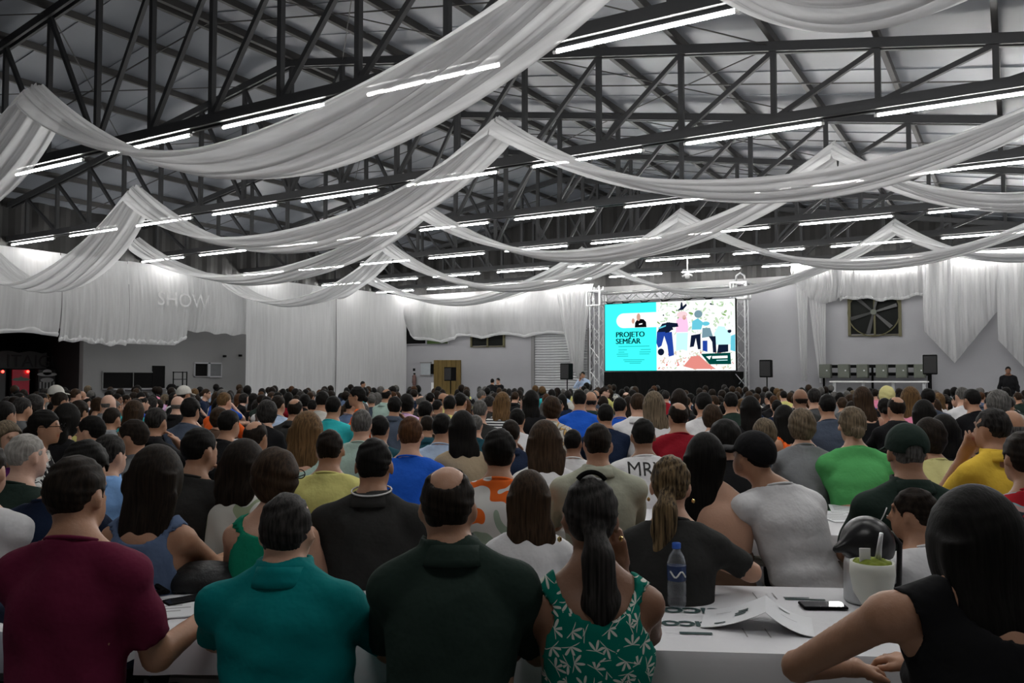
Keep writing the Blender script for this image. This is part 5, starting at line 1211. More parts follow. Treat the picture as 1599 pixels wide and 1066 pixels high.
# px, top y, depth, yaw, proto, hair, hair colour, shirt, skin, label
MID = [
 (595, 648, 6.3, 0, 0, 'short', 'black', 'slate', 1, 'boy with short black hair and dark blue shirt between grey haired man and blue T-shirt'),
 (668, 648, 5.25, -.1, 1, 'crop', 'dark', 'slate', 1, 'man in dark teal shirt just right of the royal blue T-shirt'),
 (692, 645, 6.0, 0, 4, 'short', 'black', 'paleblue', 1, 'man in pale blue shirt beside the dark teal shirt'),
 (722, 646, 6.1, .3, 2, 'long', 'black', 'tan', 0, 'woman with long black hair in tan blouse'),
 (743, 647, 5.5, 0, 0, 'crop', 'grey', 'slate', 0, 'grey haired man in dark teal shirt left of the tropical print'),
 (797, 655, 5.0, .1, 1, 'short', 'dark', 'navy', 1, 'man in navy shirt partly behind the tropical print shirt'),
 (808, 637, 6.6, 0, 0, 'short', 'black', 'white', 1, 'man in white T-shirt behind the navy shirt'),
 (895, 670, 4.75, 0, 4, 'short', 'black', 'white', 2, 'person in white T-shirt half hidden by the beige shirt'),
 (945, 630, 6.3, .1, 0, 'short', 'black', 'navy', 1, 'man in navy shirt right behind the beige shirt'),
 (995, 613, 7.2, 0, 1, 'crop', 'brown', 'white', 0, 'man with receding brown hair in white T-shirt'),
 (1111, 633, 6.5, 0, 2, 'bob', 'brown', 'white', 0, 'woman with brown bob in white top'),
 (1098, 612, 8.4, 0, 0, 'short', 'black', 'white', 1, 'broad man in white T-shirt with black hair, near the screen axis'),
 (1192, 655, 4.95, 0, 2, 'bob', 'greyblond', 'navy', 0, 'woman with grey streaked hair right of the black cap'),
 (1150, 648, 5.9, 0, 2, 'bun', 'brown', 'charcoal', 0, 'woman with brown bun right of the round curly hair'),
 (1170, 622, 7.3, 0, 2, 'long', 'black', 'black', 0, 'woman with long black hair in black top behind the brown bun'),
 (1222, 636, 6.1, .5, 3, 'long', 'black', 'orange', 1, 'woman in coral orange top with dark hair before the grey bob'),
 (1290, 615, 8.2, 0, 0, 'short', 'black', 'steel', 1, 'man in steel blue shirt behind the bright green T-shirt'),
 (1397, 619, 7.9, 0, 1, 'balding', 'dark', 'black', 1, 'balding man in black shirt above the dark green cap'),
 (1440, 628, 6.9, -.2, 2, 'long', 'black', 'black', 1, 'woman with black hair in black top right of the balding man in black'),
 (1470, 652, 5.4, 0, 2, 'wavy', 'black', 'black', 1, 'woman with black wavy hair left of the golden yellow polo'),
 (1497, 676, 5.0, 0, 4, 'crop', 'brown', 'brownc', 0, 'boy with cropped light brown hair left of the golden yellow polo'),
 (1575, 640, 5.2, 0, 0, 'bald', 'grey', 'blue', 1, 'man with thinning hair and blue shirt right of the golden yellow polo'),
 (1515, 600, 8.3, .2, 0, 'short', 'black', 'black', 1, 'man in black shirt above the golden yellow polo'),
 (1380, 622, 9.2, -.1, 3, 'bun', 'black', 'black', 1, 'woman in black with dark bun left of the balding man in black'),
 (360, 640, 6.2, -.2, 0, 'short', 'black', 'black', 1, 'broad man in black shirt behind the charcoal T-shirt'),
 (300, 622, 7.3, 0, 0, 'thick', 'black', 'steel', 1, 'man in dark blue shirt with thick black hair left of the hatch'),
 (247, 636, 6.4, -.2, 1, 'short', 'salt', 'black', 1, 'man in black shirt resting his head on his hand'),
 (345, 637, 7.0, -.1, 2, 'bob', 'brown', 'brownc', 0, 'person with short brown hair behind the broad man in black'),
 (420, 626, 7.6, -.1, 2, 'bob', 'salt', 'black', 0, 'woman with grey streaked hair in black top'),
 (462, 622, 8.2, 0, 1, 'balding', 'dark', 'charcoal', 1, 'balding man in charcoal shirt left of the aqua shirt'),
 (522, 618, 8.0, 0, 0, 'short', 'black', 'aqua', 1, 'man in aqua shirt left of the woman in orange'),
 (505, 610, 9.6, 0, 0, 'short', 'black', 'offwhite', 1, 'man in off white shirt behind the aqua shirt'),
 (436, 617, 9.5, .1, 4, 'short', 'dark', 'paleblue', 1, 'man in pale grey blue shirt far behind the wavy blond hair'),
 (617, 620, 9.0, 0, 1, 'thick', 'black', 'steel', 1, 'man in dark shirt right of the woman in orange'),
 (636, 616, 9.2, .1, 2, 'bob', 'black', 'lilac', 1, 'woman in lilac blouse behind the auburn haired man'),
 (665, 625, 7.9, 0, 0, 'short', 'black', 'charcoal', 1, 'man with black hair behind the pale blue shirt'),
 (703, 617, 8.7, 0, 0, 'short', 'black', 'lemon', 1, 'man in lemon shirt in the middle of the crowd'),
 (720, 613, 9.2, 0, 4, 'short', 'black', 'white', 1, 'man in white shirt next to the lemon shirt in the crowd'),
 (750, 624, 7.6, 0, 0, 'crop', 'grey', 'charcoal', 0, 'grey haired person behind the dark teal shirts'),
 (785, 615, 8.6, 0, 2, 'long', 'blond', 'stripe', 0, 'blond woman in striped top in the middle of the crowd'),
 (803, 616, 8.3, 0, 1, 'short', 'grey', 'stripe', 0, 'grey haired person in striped shirt in the crowd'),
 (830, 612, 9.0, 0, 2, 'straight', 'black', 'black', 1, 'woman with straight black hair left of the garden print top'),
 (862, 620, 8.0, 0, 2, 'bob', 'brown', 'gardenprint', 0, 'woman in cream garden print top in the crowd'),
 (882, 628, 7.2, 0, 2, 'long', 'dark', 'lilac', 0, 'woman with long dark hair and hair clip before the beige shirt'),
 (905, 608, 9.3, 0, 0, 'short', 'black', 'blue', 1, 'man in bright blue shirt near the presenter'),
 (922, 611, 8.8, 0, 1, 'bald', 'salt', 'darkgreen', 1, 'balding man in dark green shirt near the presenter'),
 (968, 620, 8.0, 0, 4, 'short', 'black', 'blue', 1, 'person in blue shirt right of the navy shirt'),
 (1020, 615, 8.0, .1, 2, 'long', 'greyblond', 'white', 0, 'woman with long greyish hair behind the receding brown hair'),
 (1060, 610, 9.6, 0, 2, 'long', 'dark', 'black', 1, 'woman with long dark hair above the dark red T-shirt'),
 (1140, 612, 9.0, .1, 0, 'short', 'black', 'darkgreen', 1, 'man in dark green shirt right of the broad white T-shirt'),
 (1248, 606, 8.6, 0, 1, 'bald', 'dark', 'charcoal', 2, 'bald man in dark shirt below the loudspeaker right of the screen'),
 (1270, 600, 9.6, 0, 0, 'short', 'salt', 'midgrey', 0, 'grey haired man in grey shirt right of the bald man'),
 (1345, 606, 8.8, .2, 3, 'straight', 'brown', 'black', 0, 'woman with long straight brown hair left of the yellow scarf'),
 (1420, 603, 9.4, -.3, 2, 'long', 'blond', 'pink', 0, 'person in pink top right of the yellow scarf'),
 (1447, 606, 8.6, -.2, 0, 'short', 'black', 'steel', 1, 'man in blue shirt right of the pink top'),
 (1555, 610, 8.2, .1, 2, 'bob', 'grey', 'midgrey', 0, 'grey haired woman at the right beneath the pointed drape'),
 (1500, 598, 9.8, 0, 0, 'crop', 'grey', 'white', 0, 'grey haired man in white shirt at the right of the crowd'),
 (110, 634, 6.8, -.3, 2, 'long', 'black', 'black', 1, 'woman with long black hair behind the profile woman in print'),
 (178, 636, 6.9, -.2, 1, 'short', 'dark', 'grey', 1, 'man in grey shirt behind the grey jacket'),
 (127, 626, 7.8, -.1, 0, 'thick', 'dark', 'lemon', 1, 'man in yellow shirt at the left of the crowd'),
 (213, 628, 8.4, -.1, 2, 'straight', 'brown', 'aqua', 0, 'woman with straight brown hair in aqua top'),
 (38, 620, 7.8, -.2, 1, 'crop', 'salt', 'midgrey', 1, 'man with cropped greying hair at the left edge crowd'),
 (10, 626, 7.2, -.1, 0, 'short', 'black', 'white', 1, 'man in white shirt at the far left edge of the crowd'),
 (57, 617, 9.0, -.1, 2, 'bob', 'salt', 'black', 0, 'woman with grey hair in black top below the dark recess'),
 (97, 612, 9.6, -.3, 0, 'short', 'dark', 'white', 1, 'person in white shirt below the grey hat logo'),
 (280, 618, 9.2, -.1, 1, 'bald', 'grey', 'black', 3, 'bald man in black shirt below the serving hatch'),
 (322, 626, 8.3, -.2, 1, 'crop', 'grey', 'denim', 0, 'grey haired man in denim shirt below the sliding window'),
 (352, 612, 9.7, -.1, 0, 'crop', 'blond', 'orange', 0, 'person in orange top below the sliding window'),
 (1383, 600, 9.6, 0, 2, 'bob', 'blond', 'black', 0, 'person with a pale yellow scarf over the head, right of centre'),
 (289, 603, 11.4, -.1, 0, 'crop', 'dark', 'black', 1, 'man in pale cap below the serving hatch'),
 (90, 600, 11.2, -.2, 0, 'crop', 'dark', 'offwhite', 1, 'man in light grey cap at the left below the recess'),
 (172, 616, 9.5, -.1, 0, 'bald', 'grey', 'grey', 3, 'bald man in grey shirt left of the serving hatch'),
]
LABELS = set(s['label'] for s in FRONT)
BENCH = [2.20, 3.56]
while BENCH[-1] < 26: BENCH += [BENCH[-2]+1.86, BENCH[-1]+1.86]
def bench_depth(px, d, skip=0):
    a, _ = ray(px, 560); c5, s5 = math.cos(math.radians(5)), math.sin(math.radians(5)); f_ = c5+a*s5
    c = sorted(BENCH[3:], key=lambda v: abs((v+0.09)/f_-d)); return (c[skip]+0.09)/f_
for (px, ty, d, yaw, pi, hr, hc, sh_c, sk, lab) in MID:
    for sk_ in range(3):
        d2 = bench_depth(px, d, sk_); a_ = ray(px, 560)[0]*d2
        if not any((a_-p)**2+(d2-q)**2 < 0.37**2 for p, q in PEOPLE_POS): break
    else: continue
    d = d2; yaw = yaw-0.6*math.atan2(5.2-a_, 27.3-d)
    po_ = spawn(pi, px, d, min(1.42, max(1.12, ztop_at(ty, d))), yaw, hr, hc, sh_c, sk, lab, L=0.30 if hr in ('long', 'wavy', 'straight') else None, cap='offwhite' if ' cap ' in lab and 'black cap' not in lab and 'green cap' not in lab else None); reg(px, d); LABELS.add(lab)
    if 'scarf over' in lab:
        for c_ in po_.children:
            if c_.name.startswith('hair'): c_.name = 'head_scarf'; c_.material_slots[0].material = clothmat('paleyellow')
# ================================================================== further rows, drawn from the same kinds
RC = random.Random(21)
HS = ['short']*6+['crop']*3+['thick']*2+['balding']*2+['bald']; HF = ['long']*3+['straight']*2+['wavy']*2+['bob']*2+['bun', 'pony', 'pony']
HCW = ['black']*9+['dark']*7+['brown']*4+['salt']*3+['grey']*3+['blond', 'auburn', 'greyblond']
SHW = ['black']*10+['charcoal']*6+['navy']*5+['white']*6+['offwhite']*2+['midgrey']*4+['grey']*3+['steel']*4+['darkgreen']*3+['denim']*2+['paleblue']*2+['blue', 'pink', 'lilac', 'red', 'aqua', 'lemon', 'beige', 'mint', 'brownc', 'brownc', 'maroon']
HN = {'short': 'short %s hair', 'crop': 'cropped %s hair', 'thick': 'thick %s hair', 'balding': 'thinning %s hair', 'bald': 'receding %s hair', 'long': 'long %s hair', 'straight': 'straight %s hair', 'wavy': 'wavy %s hair', 'bob': 'bobbed %s hair', 'bun': '%s hair bun', 'pony': '%s ponytail'}
CN = {'salt': 'greying', 'greyblond': 'ashen', 'dark': 'dark brown'}
SN_ = {'offwhite': 'off white', 'midgrey': 'mid grey', 'steel': 'steel blue', 'darkgreen': 'dark green', 'paleblue': 'pale blue', 'brownc': 'brown'}
rows = [b_+0.09 for b_ in BENCH if 9.0 < b_ < 25.4]
N_IND = 0; far = []
nrow = 0
for d in rows:
    nrow += 1; half = 0.615*d+0.3; x = -half+RC.uniform(0, 0.4); cand = []
    while x < half+0.2:
        cand.append(x); x += RC.uniform(0.52, 0.72)
    k = 0
    for x in cand:
        dd = d-0.087*x+RC.uniform(-0.05, 0.05)
        if RC.random() < 0.08: continue
        if any((x-a)**2+((dd-b)*0.8)**2 < 0.43**2 for a, b in PEOPLE_POS): continue
        w_ = ground(x, dd)
        if w_.x < -21.6 or w_.x > 2.6 or w_.y > 25.0 or (w_.y > 24.4 and abs(w_.x+10) < 3.5): continue
        fem = RC.random() < 0.45; pi = RC.choice([2, 3]) if fem else RC.choice([0, 1, 4]); hr = RC.choice(HF if fem else HS); hc = RC.choice(HCW); sc_ = RC.choice(SHW); sk = RC.choice([0, 0, 1, 1, 1, 2, 3])
        yaw = -0.8*math.atan2(5.2-x, 27.3-dd)+(RC.gauss(0, 0.22) if RC.random() < 0.82 else RC.choice((-1, 1))*RC.uniform(0.6, 1.3)); zt = RC.gauss(1.27 if not fem else 1.21, 0.045)
        PEOPLE_POS.append((x, dd))
        if N_IND < 185 and d < 17:
            k += 1; N_IND += 1
            lab = '%s %s and %s, crowd row %s, person %s from left' % (SN_.get(sc_, sc_), 'top' if fem else 'shirt', HN[hr] % CN.get(hc, hc), ORD[nrow-1] if nrow <= 20 else nrow, ORD[k-1] if k <= 20 else '%dth' % k)
            spawn(pi, 0, dd, zt, yaw, hr, hc, sc_, sk, lab, L=0.30 if hr in ('long', 'wavy', 'straight') else None, small=True, lat=x)
        else: far.append((x, dd, zt, yaw, hr, hc, sc_, sk, fem))
# the farthest rows: too small to pick apart, joined
fv, ff, fm = [], [], []; FM = []; FI = {}
def fmat(m):
    if m.name not in FI: FI[m.name] = len(FM); FM.append(m)
    return FI[m.name]
def fell(M, c, r, m, nu=8, nv=5, zmin=-2, ymax=9):
    n = len(fv)
    for j in range(nv+1):
        t = math.pi*j/nv
        for i in range(nu):
            a = 2*math.pi*i/nu
            p = Vector((c[0]+r[0]*math.sin(t)*math.cos(a), min(ymax, c[1]+r[1]*math.sin(t)*math.sin(a)), max(zmin, c[2]+r[2]*math.cos(t)))); fv.append(tuple(M @ p))
    mi = fmat(m)
    for j in range(nv):
        for i in range(nu):
            i2 = (i+1) % nu; ff.append((n+j*nu+i, n+(j+1)*nu+i, n+(j+1)*nu+i2, n+j*nu+i2)); fm.append(mi)
for (x, dd, zt, yaw, hr, hc, sc_, sk, fem) in far:
    M = Matrix.Translation(ground(x, dd)) @ Matrix.Rotation(YAW+yaw, 4, 'Z'); z = zt-0.118
    fell(M, (0, 0, z), (0.075, 0.092, 0.115), SKIN[sk], 9, 7); sw = 0.16 if fem else 0.185
    hm_ = HAIR[hc]
    if hr == 'bald': fell(M, (0, -0.02, z), (0.079, 0.092, 0.07), hm_, 9, 5)
    else:
        fell(M, (0, -0.016, z+0.022), (0.083, 0.10, 0.105), hm_, 9, 7, zmin=z-0.06, ymax=0.055)
        if hr in ('long', 'wavy', 'straight', 'bob'): fell(M, (0, -0.06, z-0.08), (0.092, 0.06, 0.17), hm_)
    fell(M, (0, -0.05, zt-0.26), (0.055, 0.055, 0.09), SKIN[sk], 7, 4)
    cm = clothmat(sc_)
    fell(M, (0, -0.07, zt-0.36), (sw, 0.09, 0.10), cm, 10, 5); fell(M, (0, -0.09, 0.72), (sw*0.95, 0.13, 0.34), cm, 10, 6)
    for sd in (-1, 1): fell(M, (sd*(sw+0.02), -0.03, zt-0.45), (0.06, 0.08, 0.17), cm, 7, 4)
    fell(M, (0, 0.10, 0.50), (0.20, 0.33, 0.10), M_TROU['dark'], 8, 4); fell(M, (0, 0.32, 0.25), (0.17, 0.07, 0.26), M_TROU['dark'], 8, 4)
me = bpy.data.meshes.new('distant_crowd'); me.from_pydata(fv, [], ff)
for m_ in FM: me.materials.append(m_)
me.polygons.foreach_set('material_index', fm); me.polygons.foreach_set('use_smooth', [True]*len(ff)); me.update()
cr = link('distant_crowd', me); tag(cr, 'dense distant crowd of seated people before the screen', 'crowd', kind='stuff')
for r, J, sh_o, ch in PROTO:
    for o in [g for c in ch for g in c.children]+ch+[r]: bpy.data.objects.remove(o, do_unlink=True)
# ---- people standing at the far end
def standing(px, ty, Y, s, label, yaw):
    p = on_y(px, ty, Y); s.update(zt=p.z, stand=True, pz=p.z*0.53, size=1.0)
    r, J, sh_o = make_person(s, 0.018, 0.016, 0.011); r.location = (p.x, Y, 0); r.rotation_euler = (0, 0, yaw); tag(r, label, 'person', 'people standing at the end wall'); return r, J
pr, Jp = standing(910, 580, 24.3, dict(hair='short', hc='black', shirt='paleblue', top='shirt', sleeve=1.8, lean=0.02, skin=1, bulk=1.05, elbow={1: (0.24, 0.06, 1.22), -1: (-0.25, 0.02, 1.18)}, wrist={1: (0.06, 0.17, 1.44), -1: (-0.06, 0.2, 1.2)}, hdir={1: (-0.2, 0.15, 0.6), -1: (0.8, 0.3, 0.2)}, curl=0.9), 'presenter in pale blue shirt speaking into a microphone beside the screen', math.pi+0.25)
mw = pr.matrix_basis; h_ = Vector(Jp['W'][1]); mc = empty('microphone', mw @ (h_+Vector((-0.02, 0.05, 0.02)))); tag(mc, 'black handheld microphone held by the presenter', 'microphone')
q = mc.location; part_local(MB().tube([q, q+Vector((0, 0, 0.15))], [0.012, 0.017], 8).build('handle', M_BLACK), mc); part_local(MB().lathe([(0.005, 0.14), (0.025, 0.16), (0.027, 0.18), (0.01, 0.205)], 10, tuple(q)).build('grille', M_CAB, smooth=True), mc)
standing(769, 591, 25.4, dict(hair='short', hc='black', shirt='black', sleeve=1.6, lean=0.1, skin=1, arms='down'), 'person in black bending beside another near the shutter', 0.3)
standing(777.5, 590, 26.1, dict(hair='short', hc='black', shirt='black', sleeve=1.6, lean=0.02, skin=0, arms='down'), 'person in black facing the crowd near the shutter', math.pi)
standing(567, 595, 22.5, dict(hair='short', hc='black', shirt='black', sleeve=1.6, lean=0.5, skin=1, arms='down'), 'person in black leaning over before the long white curtain', -1.3)
standing(1574, 572, 27.2, dict(hair='short', hc='black', shirt='black', sleeve=1.6, lean=0.0, skin=2, arms='down'), 'person in black standing by the wall at the far right', math.pi)
# ================================================================== tables, benches and what lies on them
RA = math.radians(5.0)
U = RIGHT*math.cos(RA)-FWD*math.sin(RA); Vv = FWD*math.cos(RA)+RIGHT*math.sin(RA)
M_CLOTH = mat('white paper tablecloth', (0.62, 0.62, 0.64), 0.6, 0, 0.04, 3.0, 0.1, 12.0)
M_TLEG = mat('pale trestle steel', (0.38, 0.37, 0.34), 0.5); M_PLANK = mat('pale bench wood', (0.35, 0.32, 0.26), 0.6, 0, 0.2, 4.0)
M_INK = mat('dark print ink', (0.02, 0.05, 0.05), 0.7); M_INKG = mat('grey blue print block', (0.17, 0.26, 0.29), 0.7); M_INKY = mat('olive print mark', (0.25, 0.27, 0.05), 0.7); M_LINE = mat('thin grey print', (0.25, 0.25, 0.25), 0.7)
TL, TW, TH = 2.40, 0.76, 0.75
def frame_at(u, v): return Matrix.Translation(U*u+Vv*v) @ Matrix.Rotation(YAW-RA, 4, 'Z')
tproto = cproto = bproto = None
def cloth_mesh():
    mb = MB(); a, b = TL/2+0.012, TW/2+0.012; rr = 0.03
    prof = []
    def top(u, v): return ((u-0.5)*2*a, (v-0.5)*2*b, TH+0.004)
    mb.grid(top, 12, 6)
    # drop with soft waves around the rim
    n0 = len(mb.v); pts = []
    for i in range(41): pts.append((-a+2*a*i/40, -b))
    for i in range(1, 13): pts.append((a, -b+2*b*i/12))
    for i in range(1, 41): pts.append((a-2*a*i/40, b))
    for i in range(1, 13): pts.append((-a, b-2*b*i/12))
    for lvl, dz, o in ((0, 0.004, 0), (1, -0.02, 0.012), (2, -0.11, 0.016)):
        for i, (x, y) in enumerate(pts):
            w_ = (0.006*math.sin(i*0.9)+0.004*math.sin(i*2.3))*lvl/2; nx = (1 if x >= a-1e-6 else -1 if x <= -a+1e-6 else 0); ny = (1 if y >= b-1e-6 else -1 if y <= -b+1e-6 else 0)
            mb.v.append((x+nx*(o+w_), y+ny*(o+w_), TH+dz+(0.008*math.sin(i*0.5) if lvl == 2 else 0)))
    m_ = len(pts)
    for l in range(2):
        for i in range(m_-1): q = n0+l*m_+i; mb.f.append((q, q+m_, q+m_+1, q+1))
    return mb
def make_table():
    r = empty('trestle_table')
    MB().box(-TL/2, TL/2, -TW/2, TW/2, TH-0.035, TH).build('tabletop', M_PLANK, r)
    for s in (-1, 1):
        MB().box(s*0.85-0.08, s*0.85+0.08, -0.30, 0.30, 0, 0.03).build('foot', M_TLEG, r); MB().box(s*0.85-0.06, s*0.85+0.06, -0.05, 0.05, 0.03, TH-0.035).build('leg', M_TLEG, r)
    MB().tube([(-TL/2+.05, -TW/2+.06, TH-0.155), (TL/2-.05, -TW/2+.06, TH-0.155)], 0.02, 8).build('rail', M_TLEG, r)
    for s in (-0.7, 0.7): MB().box(s-0.03, s+0.03, -TW/2+0.04, -TW/2+0.08, TH-0.16, TH-0.035).build('bracket', M_TLEG, r)
    return r
def make_bench():
    r = empty('bench'); MB().box(-TL/2, TL/2, -0.13, 0.13, 0.395, 0.43).build('seat', M_PLANK, r, bevel=0.006)
    for s in (-1, 1):
        MB().box(s*0.9-0.04, s*0.9+0.04, -0.12, 0.12, 0, 0.025).build('foot', M_TLEG, r); MB().box(s*0.9-0.025, s*0.9+0.025, -0.03, 0.03, 0.025, 0.395).build('leg', M_TLEG, r)
    return r
v0 = 2.50+TW/2; row = 0
FIRST = {}
while v0 < 14.0:
    half = 0.62*(v0+0.5)+0.4; n = int(math.ceil(2*half/(TL+0.12))); u0 = -0.56 if row == 0 else -((n-1)*(TL+0.12))/2+(0.4 if row % 2 else -0.2)
    if row == 0: us = [-0.15-2.52, -0.15, -0.15+2.52]
    else: us = [u0+i*(TL+0.12) for i in range(n)]
    for i, u in enumerate(us):
        M = frame_at(u, v0)
        if tproto is None: t = tproto = make_table()
        else: t = copy_tree(tproto)
        t.matrix_basis = M; tag(t, 'long trestle table in table row %s from the front, %s from left' % (ORD[row], ORD[i]), 'table', 'trestle tables in rows')
        if cproto is None: c = cproto = cloth_mesh().build('tablecloth', M_CLOTH, smooth=True)
        else: c = cproto.copy(); COL.objects.link(c)
        c.matrix_basis = M; tag(c, 'white printed paper cloth on the table in row %s, %s from left' % (ORD[row], ORD[i]), 'tablecloth', 'white tablecloths on the trestle tables')
        FIRST[(row, i)] = c
        for side, nm in ((-1, 'near'), (1, 'far')):
            if row == 0 and side == -1 and False: continue
            if bproto is None: b = bproto = make_bench()
            else: b = copy_tree(bproto)
            b.matrix_basis = frame_at(u, v0+side*(TW/2+0.30)); tag(b, 'pale wooden bench on the %s side of table row %s, %s from left' % (nm, ORD[row], ORD[i]), 'bench', 'benches along the tables')
    v0 += 1.86; row += 1
# printing on the cloths of the front row, reading away from the camera
def print_cloth(c, x, y, s=1.0):
    Z = TH+0.0065; R180 = Matrix.Rotation(math.pi, 4, 'Z')
    def tx(t, px_, py_, size, m, b=0.002): text_obj('print_lettering', t, size*s, m, c, Matrix.Translation((x+px_, y+py_, Z)) @ R180, 0.0, b)
    def bar_(px_, py_, w_, h_): MB().poly([(x+px_, y+py_, Z), (x+px_+w_, y+py_, Z), (x+px_+w_, y+py_+h_, Z), (x+px_, y+py_+h_, Z)]).build('print_line', M_INK, c)
    tx('SICOOB', 0.02, 0.06, 0.085, M_INK, 0.004); tx('SICOOB', -0.03, -0.10, 0.07, M_INK, 0.004); bar_(-0.14, -0.235, 0.10, 0.022)
    o = MB().poly([(x+.10, y+.035, Z), (x+.16, y+.035, Z), (x+.13, y+.075, Z)]).build('print_mark', M_INKY, c)
    for (px_, py_, w_, h_) in ((0.55, 0.19, 0.13, 0.05), (0.50, -0.23, 0.13, 0.06)): MB().poly([(x+px_, y+py_, Z), (x+px_+w_, y+py_, Z), (x+px_+w_, y+py_+h_, Z), (x+px_, y+py_+h_, Z)]).build('print_block', M_INKG, c)
    bar_(0.28, 0.20, 0.14, 0.016); bar_(0.28, 0.225, 0.09, 0.010); bar_(0.30, -0.205, 0.15, 0.012)
    for px_, py_ in ((0.18, 0.20), (0.25, 0.20), (0.06, -0.25), (0.13, -0.25)): MB().poly([(x+px_, y+py_, Z), (x+px_+.004, y+py_, Z), (x+px_+.004, y+py_+.09, Z), (x+px_, y+py_+.09, Z)]).build('print_line', M_LINE, c)
    MB().poly([(x+.62, y-.02, Z), (x+.69, y-.02, Z), (x+.655, y-.06, Z)]).build('print_mark', M_INKY, c)
for i, xs_ in ((0, (-0.6, 0.3)), (1, (-0.35, 0.58)), (2, (-1.0, 0.05))):
    for x in xs_: print_cloth(FIRST[(0, i)], x, 0.0)
def on_table(px, py, z=TH+0.008):
    a, b = ray(px, py); t = (z-EYE)/b; return ground(a*t, t, z)
# open leaflet standing as a tent
M_PAPER = mat('white leaflet paper', (0.66, 0.67, 0.69), 0.6, var=0.02)
def sheet_curve(name, label, c, rz, wx, wy, prof, cat='leaflet'):
    r = empty(name, c, rz); tag(r, label, cat)
    o = MB().grid(lambda u, v: ((u-.5)*wx, (v-.5)*wy, prof(u)), 50, 2).build('sheet', M_PAPER, r); md = o.modifiers.new('t', 'SOLIDIFY'); md.thickness = 0.0015; md.offset = 1; return r
c = on_table(1182, 972)
lf = sheet_curve('leaflet', 'open white leaflet standing like a tent on the front table', c, YAW-0.30, 0.34, 0.21, lambda u: 0.002+(0.062*(u/0.58)**1.7 if u < 0.58 else 0.062*((1-u)/0.42)**1.9))
def leaf_bar(u0, u1, y0, y1, m):
    def pz(u): return 0.0042+(0.062*(u/0.58)**1.7 if u < 0.58 else 0.062*((1-u)/0.42)**1.9)
    MB().grid(lambda u, v: ((u0+(u1-u0)*u-.5)*0.34, y0+(y1-y0)*v, pz(u0+(u1-u0)*u)), 4, 1).build('print_line', m, lf)
for q in ((0.30, 0.42, -0.01, 0.0), (0.30, 0.40, -0.03, -0.02), (0.33, 0.42, 0.01, 0.02), (0.12, 0.22, -0.08, -0.07), (0.12, 0.26, 0.03, 0.033), (0.70, 0.80, 0.06, 0.068), (0.72, 0.86, 0.0, 0.003)): leaf_bar(*q, M_INK if q[1]-q[0] < 0.13 else M_LINE)
def phone(px, py, rz, label):
    c = on_table(px, py); r = empty('smartphone', c, rz); tag(r, label, 'smartphone')
    MB().box(-0.075, 0.075, -0.037, 0.037, 0, 0.009).build('case', M_BLACK, r, bevel=0.003); MB().box(-0.071, 0.071, -0.034, 0.034, 0.009, 0.0098).build('screen_glass', mat('phone glass', (0.02, 0.02, 0.022), 0.08, spec=0.8), r); return r
phone(1285, 947, YAW-0.05, 'black smartphone lying face up beside the woman in black')
phone(291, 938, YAW+0.75, 'black smartphone under the hand of the man in maroon')
# water bottle
c = on_table(1057, 945); bt = empty('water_bottle', c); tag(bt, 'clear plastic water bottle with blue cap on the front table', 'bottle')
mg = bpy.data.materials.new('clear bottle plastic'); N, L = nodes_of(mg); b = N['Principled BSDF']; b.inputs['Base Color'].default_value = (0.75, 0.80, 0.86, 1); b.inputs['Roughness'].default_value = 0.12
tr2 = N.new('ShaderNodeBsdfTransparent'); tr2.inputs[0].default_value = (0.93, 0.95, 0.98, 1); lw2 = N.new('ShaderNodeLayerWeight'); lw2.inputs[0].default_value = 0.35
mr2 = N.new('ShaderNodeMapRange'); mr2.inputs['To Min'].default_value = 0.10; mr2.inputs['To Max'].default_value = 0.55; L.new(lw2.outputs['Facing'], mr2.inputs[0])
ms2 = N.new('ShaderNodeMixShader'); L.new(mr2.outputs[0], ms2.inputs[0]); L.new(tr2.outputs[0], ms2.inputs[1]); L.new(b.outputs[0], ms2.inputs[2]); L.new(ms2.outputs[0], N['Material Output'].inputs[0])
MB().lathe([(0.028, 0), (0.032, 0.006), (0.032, 0.03), (0.030, 0.035), (0.032, 0.04), (0.032, 0.075), (0.030, 0.08), (0.032, 0.085), (0.032, 0.145), (0.026, 0.17), (0.014, 0.188), (0.013, 0.20)], 20).build('bottle_body', mg, bt, True)
MB().lathe([(0.0325, 0.088), (0.0328, 0.09), (0.0328, 0.138), (0.0325, 0.14)], 20).build('bottle_label', mat('navy bottle label', (0.012, 0.03, 0.10), 0.4), bt, True); MB().lathe([(0.015, 0.196), (0.0155, 0.198), (0.0155, 0.214), (0.013, 0.216)], 16).build('bottle_cap', mat('blue bottle cap', (0.02, 0.09, 0.42), 0.4), bt, True)
MB().tube([(0.0335*math.sin(YAW+a), -0.0335*math.cos(YAW+a), 0.112+0.010*math.sin(a*5)) for a in np.linspace(-0.9, 0.9, 12)], 0.003, 6).build('label_swirl', M_FIX, next(q for q in bt.children if q.name.startswith('bottle_label')), True)
# black bag with strap
c = on_table(322, 918); bg = empty('shoulder_bag', c, YAW-0.1); tag(bg, 'flat black shoulder bag with strap lying on the front table', 'bag')
V_, Q_ = surfnets(lambda X, Y, Z: np.maximum(ellip((X, Y, Z), (0, 0, 0.03), (0.17, 0.11, 0.07)), 0.0-Z), (-.2, -.15, -.02), (.2, .15, .13), 0.01); link('bag_body', np_mesh('bag_body', V_, Q_, [mat('black nylon', (0.012, 0.013, 0.014), 0.5, bump=0.3)]), bg)
MB().tube([(-.14, -.06, .03), (-.21, -.07, .06), (-.23, -.11, .02), (-.17, -.15, .012), (-.08, -.14, .02), (-.19, -.09, .05)], 0.012, 8).build('strap', M_BLACK, bg, True); MB().box(.03, .06, -.02, .005, .083, .086).build('brand_tag', M_FIX, bg)
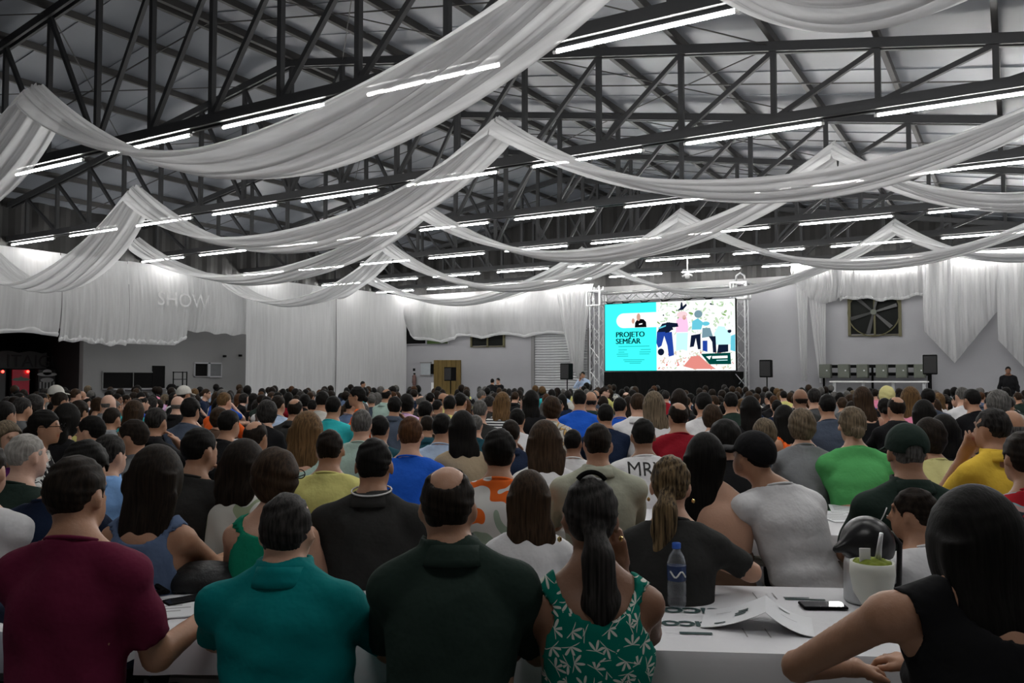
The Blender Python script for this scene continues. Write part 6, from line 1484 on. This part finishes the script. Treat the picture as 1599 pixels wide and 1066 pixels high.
# mate cup and thermos jug on the right
c = ground(ray(1362, 880)[0]*2.72, 2.72, TH+0.008); cu = empty('mate_cup', c); tag(cu, 'tall pale mate cup filled with green leaves and a metal straw', 'cup')
MB().lathe([(0.045, 0), (0.05, 0.01), (0.03, 0.03), (0.03, 0.05), (0.06, 0.10), (0.070, 0.16), (0.068, 0.195), (0.063, 0.195), (0.060, 0.18)], 22).build('cup_wall', mat('pale cup', (0.55, 0.56, 0.5), 0.4), cu, True)
V_, Q_ = surfnets(lambda X, Y, Z: ellip((X, Y, Z), (0, 0, 0.185), (0.062, 0.062, 0.022))+0.004*np.sin(150*X)*np.sin(140*Y), (-.08, -.08, .14), (.08, .08, .23), 0.006); link('mate_leaves', np_mesh('mate_leaves', V_, Q_, [mat('green mate', (0.16, 0.20, 0.02), 0.9, var=0.4, scale=60)]), cu)
MB().tube([(0.015, 0, 0.18), (0.022, 0.0, 0.24), (0.03, -0.005, 0.29)], [0.012, 0.008, 0.006], 8).build('metal_straw', M_ALU, cu, True)
o = MB().box(-0.045, -0.010, -0.012, -0.009, 0.195, 0.24).build('tea_tag', M_FIX, cu); o.rotation_euler = (0, 0, YAW)
c = ground(ray(1354, 840)[0]*2.98, 2.98, TH+0.008); th_ = empty('thermos_jug', c, YAW); tag(th_, 'silver thermos jug with large glossy black domed lid behind the mate cup', 'thermos')
MGL = mat('glossy black shell', (0.006, 0.006, 0.007), 0.3, spec=0.35)
MB().lathe([(0.078, 0), (0.082, 0.01), (0.080, 0.13), (0.074, 0.16)], 24).build('flask_body', M_ALU, th_, True)
V_, Q_ = surfnets(lambda X, Y, Z: np.maximum(smin(ellip((X, Y, Z), (0, 0, 0.20), (0.092, 0.092, 0.098)), cone((X, Y, Z), (-0.06, -0.02, 0.21), (-0.125, -0.04, 0.19), 0.035, 0.014), 0.03), 0.155-Z), (-.17, -.13, .13), (.13, .13, .32), 0.008); link('lid', np_mesh('lid', V_, Q_, [MGL]), th_)
MB().tube([(0.082, 0, 0.24), (0.115, 0, 0.20), (0.11, 0, 0.06), (0.08, 0, 0.03)], 0.010, 8).build('handle', MGL, th_, True)
# papers on the second table
for (px, py, rz, lab) in ((1312, 808, 0.1, 'stack of printed sheets on the second table beside the white T-shirt'), (1325, 795, -0.3, 'white sheet on the second table before the bright green T-shirt'), (648, 783, 0.2, 'white sheet beside the royal blue T-shirt'), (258, 948, 0.3, 'white sheet with green mark beside the maroon sleeve'), (845, 922, 0.05, 'white sheet on the front table beside the leaf print top')):
    c = on_table(px, py, TH+0.007); p = MB().box(-0.105, 0.105, -0.148, 0.148, 0, 0.004).build('paper_sheet', M_PAPER); p.location = c; p.rotation_euler = (0, 0, YAW+rz); tag(p, lab, 'paper')
    for k in range(6): MB().box(-0.085, 0.085-0.03*(k % 2), 0.10-0.035*k, 0.108-0.035*k, 0.004, 0.0045).build('text_line', M_LINE, p)
print('script seconds', round(time.time()-T_START, 1))
